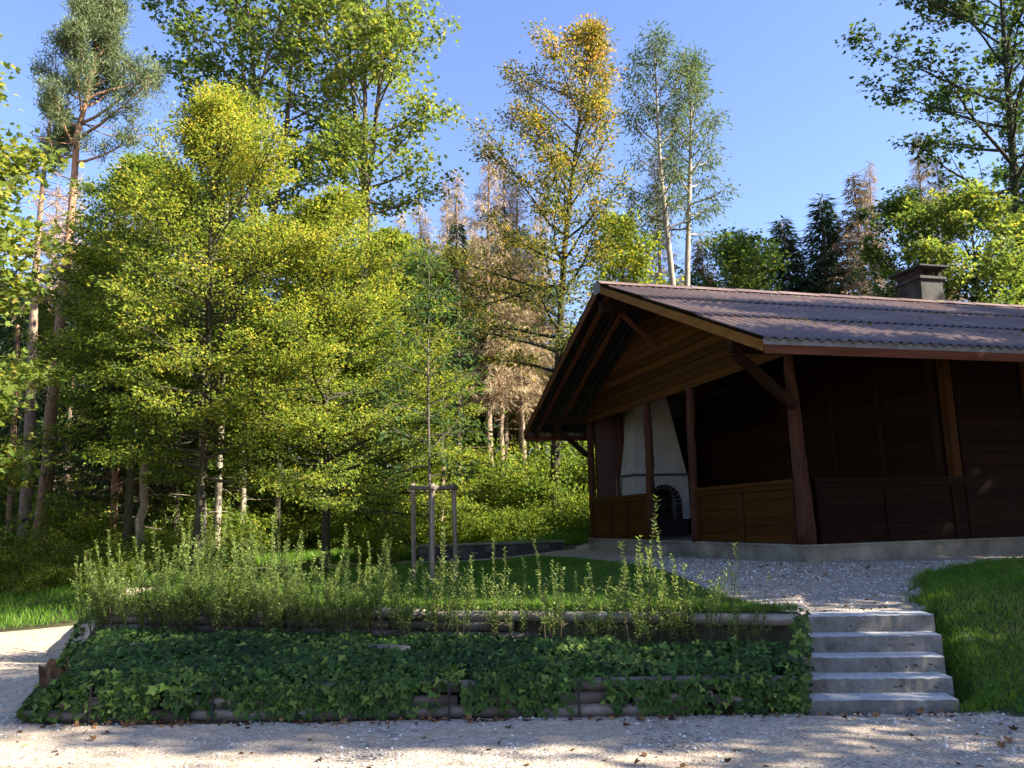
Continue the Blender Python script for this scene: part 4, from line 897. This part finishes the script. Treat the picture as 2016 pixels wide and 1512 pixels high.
# --- tall maples behind
l = spot(478, 1040, 27); h = topz(480, -190, 27, l)
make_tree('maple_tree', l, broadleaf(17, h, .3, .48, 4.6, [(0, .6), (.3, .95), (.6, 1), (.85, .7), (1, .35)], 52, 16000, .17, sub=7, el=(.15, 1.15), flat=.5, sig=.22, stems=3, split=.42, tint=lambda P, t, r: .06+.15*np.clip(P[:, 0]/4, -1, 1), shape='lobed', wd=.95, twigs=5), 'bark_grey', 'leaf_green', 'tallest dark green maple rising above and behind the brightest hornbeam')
l = spot(708, 1040, 28); h = topz(735, -130, 28, l)
make_tree('maple_tree', l, broadleaf(18, h, .3, .5, 4.3, [(0, .7), (.25, 1), (.6, .95), (.85, .7), (1, .4)], 50, 15000, .16, sub=7, el=(.2, 1.15), flat=.5, sig=.26, stems=3, split=.57, tint=lambda P, t, r: .05, shape='lobed', wd=.9, twigs=5, path=rel(l, [(712, 600), (722, 350), (735, -130)], 28)), 'bark_grey', 'leaf_light', 'tall airy light green maple with a forked trunk left of the picture middle')
# --- autumn tree
l = spot(1088, 1050, 27.5); h = topz(1165, 62, 27.5, l)
make_tree('lime_tree', l, broadleaf(19, h, .19, .28, 3.7, [(0, .75), (.25, 1.0), (.5, .95), (.75, .75), (.9, .5), (1, .2)], 54, 32000, .12, sub=8, el=(.2, 1.1), bend=.2, flat=.5, sig=.2, bias=(-.25, 0), tint=lambda P, t, r: -.1+.5*np.clip(t-.62, -.2, 1)+.07*r.standard_normal(len(P)), twigs=5, path=rel(l, [(1100, 700), (1112, 480), (1135, 280), (1165, 62)], 27.5)), 'bark_dark', 'leaf_autumn', 'tree turning orange at the top with a dark mossy trunk beside the hut gable')
# --- ash pair behind the hut
for k, (px, tx, ty, lab) in enumerate(((1325, 1288, 90, 'taller of the two slim pale ash trees behind the hut ridge, the left one'), (1352, 1362, 118, 'shorter of the two slim pale ash trees behind the hut ridge, the right one'))):
    l = spot(px, 565, 32+k); h = topz(tx, ty, 32+k, l)
    make_tree('ash_tree', l, broadleaf(20+k, h, .2, .58, 2.5-.4*k, [(0, .8), (.3, 1), (.6, 1), (.85, .7), (1, .3)], 30, 6200, .2, sub=5, el=(.3, 1.2), flat=.2, sig=.2, tint=lambda P, t, r: 0*t, wd=.3, twigs=3, hang=.2, path=rel(l, [(px, 565), (px+(tx-px)*.7, 320), (tx, ty)], 32+k)), 'bark_pale', 'leaf_blue', lab)
# --- maple at the right edge behind the hut
l = spot(2012, 570, 38); h = topz(1955, -160, 38, l)
tr, cr = broadleaf(22, h, .34, .3, 6.5, [(0, .8), (.25, 1), (.6, .95), (.85, .6), (1, .3)], 50, 18000, .22, sub=8, el=(-.08, 1.1), bend=.15, flat=.6, sig=.3, bias=(-.3, -.05), shape='lobed', wd=1.0, twigs=3, path=rel(l, [(2012, 570), (1990, 250), (1960, -160)], 38), nup=.5)
rr = np.random.default_rng(5); n = 2600; t = rr.uniform(.25, .8, n); p3 = np.array(rel(l, [(2012, 570), (1990, 250), (1960, -160)], 38)); az = rr.random(n)*6.28
P = np.column_stack([np.interp(t*h, p3[:, 2], p3[:, 0])+.4*np.cos(az)*rr.uniform(.6, 1.3, n), .4*np.sin(az)*rr.uniform(.6, 1.3, n), t*h]); dv = np.column_stack([np.cos(az), np.sin(az), 0*az])
cr.leaves(P, dv+np.array([0, 0, -.8])+.3*rr.standard_normal((n, 3)), dv+.4*rr.standard_normal((n, 3)), .12, .12, np.clip(.35+.2*rr.standard_normal(n), 0, 1), 'lobed')
make_tree('maple_tree', l, (tr, cr), 'bark_dark', 'leaf_dark', 'dark ivy-clad maple at the right edge leaning over the hut roof')
# --- yellow-green maples behind the hut
for k, (px, ty, Y, lab) in enumerate(((1935, 395, 34, 'light green leafy tree directly behind the chimney on its right'), (1795, 415, 37, 'green bushy tree behind the chimney on its left'), (2100, 420, 35, 'leafy light green tree at the right end of the hut roof'))):
    l = spot(px, 600, Y); h = topz(px, ty, Y, l)
    make_tree('maple_tree', l, broadleaf(30+k, h, .16, .2, 4.0, [(0, .8), (.3, 1), (.6, .9), (.85, .6), (1, .3)], 48, 15000, .16, sub=7, el=(-.1, 1.0), flat=.75, sig=.24, tint=lambda P, t, r: -.06+.2*(t-.5), shape='lobed', wd=.95, twigs=4), 'bark_dark', 'leaf_light' if k != 1 else 'leaf_green', lab)
l = spot(1455, 560, 42); h = topz(1460, 495, 42, l)
make_tree('maple_tree', l, broadleaf(33, h, .2, .25, 4.2, [(0, .8), (.4, 1), (.75, .8), (1, .35)], 44, 13000, .19, sub=7, el=(0, 1.0), flat=.5, sig=.3, shape='lobed', wd=.9), 'bark_dark', 'leaf_green', 'rounded bright green tree showing above the roof ridge beside the ash pair')
l = spot(1235, 560, 36); h = topz(1240, 440, 36, l)
make_tree('maple_tree', l, broadleaf(34, h, .15, .2, 2.8, [(0, .8), (.4, 1), (.75, .8), (1, .35)], 36, 12000, .17, sub=6, el=(0, 1.0), flat=.5, sig=.3, tint=lambda P, t, r: .12+0*t, shape='lobed', wd=.9), 'bark_dark', 'leaf_yellow', 'small golden-green tree between the orange-topped tree and the ash pair')

# --- spruces: living ones on the skyline
GS = conifer(40, 24, .3, 4.6, .06, 62, 9, 70, (.35, .9), .11, 0, .7)
def spruce(px, py, Y, rz, wide, label, mat='needle_green', gen=None, name='spruce_tree', bark='bark_spruce', h0=24):
    l = spot(px, 600, Y); h = topz(px, py, Y, l); o = make_tree(name, l, gen, bark, mat, label, rz=rz) if gen else None
    if o: o.scale = (wide, wide, h/h0)
    return o
s1 = spruce(1632, 382, 56, 0, 1.35, 'dark green pointed spruce, the densest conifer on the skyline', gen=GS)
def sp_clone(src, px, py, Y, rz, wide, label, h0=24, mat=None, group=None):
    l = spot(px, 600, Y); h = topz(px, py, Y, l); r = clone(src, l, rz, (wide, h/h0), label, group)
    return r
sp_clone(s1, 1566, 428, 58, 2, 1.3, 'dark spruce with a blunt top left of the densest skyline conifer')
sp_clone(s1, 1462, 456, 66, 4, 1.2, 'small dark spruce tip above the rounded green tree')
GB = conifer(41, 24, .28, 3.9, .1, 56, 8, 60, (.3, .8), .085, .12, .8, .06)
s2 = spruce(1702, 335, 54, 0, 1.25, 'browning spruce with rusty inner twigs right of the densest skyline conifer', 'needle_mixed', GB)
sp_clone(s2, 1498, 474, 70, 1, 1.1, 'pale thin conifer at the skyline between the two dark spruces')
sp_clone(s2, 1395, 470, 46, 3, .95, 'rusty spruce right behind the ash pair')
# dead spruces
GD = [conifer(50+k, 20, .17, 2.2, .3, 50, 6, 95, (.2, .55), .022, 0, 1.0, .12) for k in range(3)]
dl = [(968, 1030, 960, 268, 32, 0, 'tall dead spruce with tan hanging twigs behind the tree stakes'), (1000, 1030, 905, 310, 35, 1, 'dead brown spruce left of the tallest tan one'), (1035, 1030, 1008, 335, 34, 2, 'dead spruce with a dark trunk between the tan spruce and the orange-topped tree'), (905, 1030, 868, 335, 37, 2, 'shorter dead spruce behind the planted young tree'), (1075, 1030, 1052, 380, 39, 0, 'dead pale spruce partly hidden by the orange-topped tree'), (940, 1030, 935, 430, 41, 1, 'grey dead spruce standing deeper between the tan ones')]
first = {}
for k, (bx, by, tx, ty, Y, v, lab) in enumerate(dl):
    l = spot(bx, by, Y); h = topz(tx, ty, Y, l)
    if v in first: r = clone(first[v], l, 1.3*k, (1.0, h/20), lab)
    else: r = make_tree('dead_spruce_tree', l, GD[v], 'bark_spruce', 'needle_dead', lab); r.scale = (1, 1, h/20); first[v] = r
for px, py, Y, v, lab in ((1882, 255, 38, 0, 'dead spruce with a tan trunk seen through the dark maple on the right'), (1915, 300, 41, 1, 'second dead spruce behind the dark maple, right of the taller one'), (1775, 315, 44, 2, 'thin dead spruce left of the dark maple above the chimney'), (1318, 300, 40, 1, 'dead reddish spruce standing between the two ash trunks'), (1275, 380, 43, 2, 'dead spruce left of the ash pair'), (205, 310, 36, 0, 'dead pinkish spruce right of the orange pine'), (110, 330, 40, 2, 'dead spruce seen between the two tall pine trunks'), (255, 400, 42, 1, 'dead spruce top peeping above the left hornbeam'), (795, 410, 42, 0, 'dead spruce right of the tall airy maple'), (838, 390, 38, 2, 'dead spruce low between the airy maple and the tan group'), (890, 350, 45, 1, 'faint dead spruce deep in the tan group'), (1020, 440, 41, 0, 'low dead spruce before the mossy trunk'), (1060, 470, 36, 2, 'low tan spruce close to the hut gable ridge'), (1215, 440, 42, 0, 'dead spruce right of the orange-topped tree'), (1255, 470, 40, 1, 'short dead spruce above the roof ridge left of the ash pair'), (60, 360, 38, 1, 'dead spruce at the far left behind the pines')):
    l = spot(px, 1000, Y); h = topz(px, py, Y, l); clone(first[v], l, px*.01, (1.0, h/20), lab)
# spruces of the forest interior on the left, lower branches thin and drooping
GI = conifer(60, 15, .19, 2.9, .1, 40, 6, 36, (.2, .55), .05, 0, .6, .12)
si = None
for k, (px, py, Y, ty, lab) in enumerate(((222, 1085, 24, 560, 'dark spruce with long drooping lower branches left of the pale trunks'), (262, 1085, 25.5, 470, 'spruce with a nearly black trunk behind the left shrubs'), (150, 1060, 29, 450, 'deep green spruce behind the orange pine'), (330, 1060, 29, 520, 'dense shaded spruce behind the brightest hornbeam'), (560, 1060, 33, 520, 'shaded spruce behind the rounded hornbeam'), (20, 1060, 33, 560, 'dark spruce at the far left forest edge'))):
    l = spot(px, py, Y); h = topz(px, ty, Y, l)
    if si is None: si = make_tree('spruce_tree', l, GI, 'bark_spruce', 'needle_green', lab); si.scale = (1, 1, h/15)
    else: clone(si, l, 1.9*k, (1.05, h/15), lab)
# bare sunlit trunks in the left forest
def bare(px, py, tx, ty, Y, r, mat, lab, seed):
    l = spot(px, py, Y); h = topz(tx, ty, Y, l); rr = np.random.default_rng(seed); n = 14; t = np.linspace(0, 1, n); q = at_y(tx, ty, Y)
    mb = MB(); mb.tube(np.column_stack([(q[0]-l[0])*t+.03*rr.standard_normal(n), .03*rr.standard_normal(n), h*t]), r*(1-.45*t)+r*.25*np.exp(-t*h/.4), 11)
    for i in range(26):
        z = rr.uniform(.12, 1); a = rr.random()*6.28; p = ((q[0]-l[0])*z, 0, h*z); mb.tube(curve(p, (math.cos(a), math.sin(a), rr.uniform(-.3, .3)), rr.uniform(.3, 1.5), 4, (0, 0, -.2), rr, .15), np.linspace(.016, .004, 4), 4, cap=False)
    cr = MB(); n = 1500; zz = rr.uniform(.55, 1.12, n); a = rr.random(n)*6.28; rd = rr.random(n)**.6*1.5*(1.2-zz); P = np.column_stack([(q[0]-l[0])*zz+rd*np.cos(a), rd*np.sin(a), h*zz]); cr.leaves(P, np.column_stack([np.cos(a), np.sin(a), -.6+0*a]), rr.standard_normal((n, 3)), .35, .04, np.clip(.5+.2*rr.standard_normal(n), 0, 1))
    make_tree('spruce_tree', l, (mb, cr), mat, 'needle_green', lab)
bare(219, 1100, 236, 760, 23, .12, 'bark_pine', 'reddish bare spruce trunk behind the left end of the shrubs', 1)
bare(276, 1110, 292, 700, 22, .13, 'bark_pale', 'pale sunlit spruce trunk behind the left end of the shrubs', 2)
bare(14, 1150, 35, 640, 27, .12, 'bark_pine', 'thin ochre trunk left of the dying conifer at the photo edge', 3)
bare(30, 1140, 46, 700, 29, .07, 'bark_pale', 'very thin pale trunk between the ochre trunk and the dying conifer', 4)
bare(868, 1010, 872, 620, 27, .1, 'bark_spruce', 'brown bare trunk just right of the planted young tree', 5)
bare(482, 1040, 470, 640, 24, .1, 'bark_pale', 'white-grey trunk glimpsed inside the brightest hornbeam', 6)
bare(905, 1010, 900, 500, 31, .13, 'bark_spruce', 'slim brown trunk left of the tall tan dead spruce', 7)
bare(990, 1010, 984, 470, 33, .14, 'bark_spruce', 'slim trunk right beside the tall tan dead spruce', 8)
bare(1028, 1000, 1022, 560, 36, .12, 'bark_pale', 'thin pale trunk left of the mossy trunk of the orange-topped tree', 9)
bare(430, 1040, 446, 400, 22, .1, 'bark_pale', 'pale trunk rising inside the brightest hornbeam on its right side', 10)
bare(396, 1040, 412, 420, 21.5, .11, 'bark_pale', 'pale trunk rising inside the brightest hornbeam on its left side', 11)
bare(120, 1120, 150, 620, 28, .1, 'bark_spruce', 'brown trunk in the shade right of the leaning pine', 12)
# --- background broadleaf woodland closing the view
GW = [broadleaf(70+k, 13, .16, .12, 3.3, [(0, .85), (.3, 1), (.65, .9), (.9, .5), (1, .2)], 40, 15000, .2, sub=6, el=(0, 1.05), flat=.5, sig=.38, shape='kite', wd=.7) for k in range(3)]
wroot = {}
rr = np.random.default_rng(99); wl_ = [('leaf_green', 'dense green woodland tree in the closed background of the forest'), ('leaf_light', 'lighter green woodland tree in the closed background of the forest'), ('leaf_green', 'mid green woodland tree in the closed background of the forest')]
for Y, xs_, hh in ((31, [-21, -16.5, -12, -9, -6.6], 9.5), (39, [-29, -24, -18, -14, -10, -6, -2.2, 3.5, 11], 11), (47, [-36, -29, -23, -17, -11, -5, 0, 5, 11, 18, 25, 32], 12.5), (60, [-46, -38, -30, -21, -12, -4, 4, 12, 20, 30, 39, 47], 13)):
    for i, x in enumerate(xs_):
        v = int(rr.integers(0, 3)) if Y < 60 else int(rr.integers(0, 2)); x = x+rr.uniform(-.9, .9); y = Y+rr.uniform(-1.6, 1.6)
        hgt = hh*rr.uniform(.82, 1.12)*(.72 if x > 3 else 1); loc = (x, y, hz(x, y)-.1); s = (hgt/13*1.1, hgt/13)
        if v in wroot: clone(wroot[v], loc, rr.random()*6.28, s, wl_[v][1], 'woodland trees behind the clearing')
        else: o = make_tree('woodland_tree', loc, GW[v], 'bark_dark', wl_[v][0], wl_[v][1], 'woodland trees behind the clearing'); o.scale = (s[0], s[0], s[1]); wroot[v] = o
# --- undergrowth bushes along the forest edge
def bush_mesh(seed, n, leaf, hgt=1.6, wid=1.1, shape='kite'):
    rr = np.random.default_rng(seed); st_ = MB(); cr = MB(); A = []; D = []
    for i in range(16):
        a = rr.random()*6.28; e = rr.uniform(.6, 1.45); L = hgt*rr.uniform(.6, 1.15); Q = curve((.12*math.cos(a), .12*math.sin(a), 0), (math.cos(a)*math.cos(e)*wid/1.1, math.sin(a)*math.cos(e)*wid/1.1, math.sin(e)), L, 6, (0, 0, -.3*rr.random()), rr, .12)
        st_.tube(Q, np.linspace(.014, .004, 6), 4, cap=False)
        for s in range(9):
            q = Q[rr.integers(1, 6)]; d = norm(rr.standard_normal(3)*[1, 1, .5]+[0, 0, .25]); A.append(q+d*rr.uniform(.05, .4)*wid); D.append(d)
    A, D = np.array(A), np.array(D); ix = rr.integers(0, len(A), n); ct = rr.standard_normal(len(A))*.12
    P = A[ix]+rr.standard_normal((n, 3))*[.15, .15, .09]; P[:, 2] = np.abs(P[:, 2])
    s = leaf*rr.uniform(.6, 1.25, n); cr.leaves(P, norm(D[ix]+rr.standard_normal((n, 3))*.6-[0, 0, .2]), np.array([0, 0, 1.])+.45*rr.standard_normal((n, 3)), s, s*.62, np.clip(.5+ct[ix]+.15*rr.standard_normal(n), 0, 1), shape); return st_, cr
BM = [bush_mesh(80+k, 5200, .085) for k in range(3)]; broot = {}
bl = 'leafy green bush in the sunlit undergrowth along the forest edge'
blist = []
rr = np.random.default_rng(123)
for Y, x0, x1, nb, s0, s1_ in ((19.3, -18, -8.5, 7, .5, .9), (21.2, -16, -7, 7, .6, 1.0), (23.2, -17, -6, 10, .8, 1.3), (26, -18, 5.5, 20, .7, 1.3), (29, -20, 6.5, 18, 1.2, 2.1), (33, -20, 9, 16, 1.5, 2.6)):
    for i in range(nb): blist.append((x0+(x1-x0)*(i+rr.random())/nb, Y+rr.uniform(-.8, .8), rr.uniform(s0, s1_)))
for x, y, s in blist:
    if -7 < x and y < 25.3: continue
    v = int(rr.integers(0, 3)); loc = (x, y, hz(x, y)-.03)
    if v in broot: clone(broot[v], loc, rr.random()*6.28, (s, s*rr.uniform(.8, 1.2)), bl, 'bushes along the forest edge')
    else:
        r = empty('bush', loc, bl, 'bush', 'bushes along the forest edge'); BM[v][0].build('stems', M['twig'], r); BM[v][1].build('foliage', M['bush_leaf'], r); r.scale = (s, s, s); broot[v] = r
# --- planted young chestnut between the stakes
l = (-1.5, 14.5, hz(-1.5, 14.5)-.03); h = topz(842, 505, 14.5, l)
make_tree('young_chestnut_tree', l, broadleaf(90, h, .035, .3, .95, [(0, .75), (.3, 1), (.6, .85), (1, .25)], 26, 2300, .15, sub=6, el=(.2, 1.0), bend=.1, flat=.3, sig=.13, wd=.3, twigs=3, droop=.12, trunk_wig=.006, nup=.6), 'bark_grey', 'chestnut_leaf', 'slender young planted tree with long narrow leaves between three stakes')
# --- the row of upright shrubs along the log edging
def shrub(seed, hgt, stems, spread, leafn, dense):
    rr = np.random.default_rng(seed); st_ = MB(); cr = MB(); P, D, T = [], [], []
    for i in range(stems):
        a = rr.random()*6.28; p = (spread*.45*rr.random()*math.cos(a), spread*.3*rr.random()*math.sin(a), -.05); L = hgt*(rr.uniform(.4, 1.0) if rr.random() < .8 else rr.uniform(1.0, 1.45)); e = rr.uniform(1.15, 1.56)
        Q = curve(p, (math.cos(a)*math.cos(e), math.sin(a)*math.cos(e), math.sin(e)), L, 8, (0, 0, .1), rr, .045); st_.tube(Q, np.linspace(.005, .0015, 8), 4, .6*rr.random(), cap=False)
        axes = [(Q, .34)]
        for s in range(int(dense*rr.uniform(3, 8))):
            u = rr.uniform(.36, .85); q = np.array([np.interp(u*7, np.arange(8), Q[:, c]) for c in range(3)]); b = rr.random()*6.28; S = curve(q, (math.cos(b)*.7, math.sin(b)*.7, .75), rr.uniform(.12, .4)*(1.15-u)*hgt, 5, (0, 0, .3), rr, .08); st_.tube(S, np.linspace(.003, .0015, 5), 3, .4, cap=False); axes.append((S, .05))
        for Z, u0 in axes:
            Lz = np.linalg.norm(np.diff(Z, axis=0), axis=1).sum(); m = max(3, int(Lz*(1-u0)/.022*leafn)); u = u0+(1-u0)*np.linspace(0, 1, m); k = len(Z)-1
            q = np.column_stack([np.interp(u*k, np.arange(k+1), Z[:, c]) for c in range(3)]); ax = norm(Z[-1]-Z[0]); w1 = norm(np.cross(ax, [1, .2, 0])); w2 = np.cross(ax, w1)
            for sg in (1, -1):
                ph = np.where(np.arange(m) % 2 == 0, 0, 1.57)+rr.random(); dv = sg*(np.cos(ph)[:, None]*w1+np.sin(ph)[:, None]*w2)+ax*.75+.2*rr.standard_normal((m, 3)); P.append(q); D.append(dv); T.append(.4+.4*u+.12*rr.standard_normal(m))
    P, D, T = np.concatenate(P), np.concatenate(D), np.concatenate(T); n = len(P)
    s = rr.uniform(.026, .055, n); cr.leaves(P, D, np.array([0, 0, 1.])+.4*rr.standard_normal((n, 3)), s, s*.5, np.clip(T, 0, 1), 'kite', .15); return st_, cr
SH = [shrub(200, 1.2, 28, .9, 1.05, 1.1), shrub(201, 1.02, 24, .85, 1.05, 1.0), shrub(202, .9, 11, .6, .9, .5), shrub(203, .85, 8, .55, .9, .4)]
sroot = {}
places = []
for px, kind, s in ((205, 1, .95), (250, 0, .85), (300, 1, 1.05), (352, 0, .95), (405, 0, 1.08), (455, 1, 1.12), (505, 0, 1.0), (555, 1, 1.06), (600, 0, .92), (665, 1, .95), (720, 0, .85), (775, 2, 1.05), (815, 3, 1.1), (848, 2, 1.35), (872, 3, 1.25), (930, 2, 1.1), (985, 3, 1.1), (1040, 2, 1.0), (1085, 3, 1.1), (1140, 2, .95), (1180, 2, 1.0), (1215, 3, 1.5), (1265, 2, 1.05), (1310, 3, 1.15), (1348, 2, 1.1), (1390, 3, .85), (1425, 3, .75)):
    places.append((px, kind, s))
rr = np.random.default_rng(17)
words = ['leftmost', 'second from the left', 'third from the left', 'fourth from the left', 'fifth from the left', 'sixth from the left', 'seventh from the left', 'eighth from the left', 'ninth from the left', 'tenth from the left', 'eleventh from the left', 'left of the stakes, beyond the dense shrubs', 'just before the left tree stake', 'bushiest in front of the middle stake', 'right beside the middle stake', 'first right of the tree stakes', 'second right of the tree stakes', 'third right of the tree stakes', 'before the right end of the stone wall', 'between the stone wall and the hut gable', 'before the left corner post of the hut', 'tallest wisps before the hut parapet', 'before the second log post', 'before the hut entrance', 'bushiest before the hut entrance', 'second from the right end', 'rightmost']
for i, (px, kind, s) in enumerate(places):
    q = at_z(px, 1232, .50); t = (q[0]-LA[0])/(LB[0]-LA[0]); x = q[0]; y = LA[1]+(LB[1]-LA[1])*t-.20-.12*rr.random()
    if px < 260: y += .2; x -= .1
    loc = (x, y, hz(x, y)); lab = ('dense leafy upright shrub' if kind < 2 else 'sparse wispy upright shrub')+' on the bank, '+words[i]
    if kind in sroot: clone(sroot[kind], loc, rr.random()*6.28, s, lab, 'upright shrubs along the upper log edge')
    else:
        r = empty('shrub', loc, lab, 'shrub', 'upright shrubs along the upper log edge'); SH[kind][0].build('stems', M['twig'], r); SH[kind][1].build('foliage', M['shrub_leaf'], r); r.scale = (s, s, s); sroot[kind] = r
# extra bushes left of the shrubs beyond the road, and a small one behind the bed
for px, py, Y, s, lab in ((210, 1150, 16.6, .55, 'low sunlit bush behind the leftmost shrub beside the road'), (120, 1165, 18.2, .5, 'low bush on the far side of the road below the pines'), (60, 1180, 17.6, .45, 'small weedy bush at the left road verge'), (745, 1090, 22.6, .8, 'round bush at the left end of the stone wall'), (160, 1150, 19.5, .7, 'bush below the leaning pine trunk')):
    l = spot(px, py, Y); clone(broot[0], l, px, (s, s*.9), lab)
# --- trees beyond the right edge that shade the steps and the hut front
GT = [broadleaf(95+k, 11, .2, .22, 3.3, [(0, .8), (.3, 1), (.65, .95), (.9, .6), (1, .3)], 44, 15000, .19, sub=7, el=(0, 1.0), flat=.4, sig=.34, shape='lobed', wd=.9) for k in range(2)]
tl = []
for k, (x, y, h, wd_) in enumerate(((14.3, 4.1, 12.2, .74), (14.6, 8.5, 10.1, .85), (16.2, 11.9, 11.2, .68), (19.8, 12.6, 12.5, .78), (13.8, .2, 11, .75), (24.5, 14.4, 13, .9), (17, -3, 12, .8), (17.5, 8.5, 10.5, .75))):
    loc = (x, y, hz(x, y)-.05); lab = 'broadleaf tree standing beyond the right edge of the view and shading the steps'
    if k < 2: o = make_tree('shade_tree', loc, GT[k], 'bark_dark', 'leaf_green', lab, 'trees beyond the right edge'); o.scale = (wd_, wd_, h/11); tl.append(o)
    else: clone(tl[k % 2], loc, k*1.1, (wd_, h/11), lab, 'trees beyond the right edge')
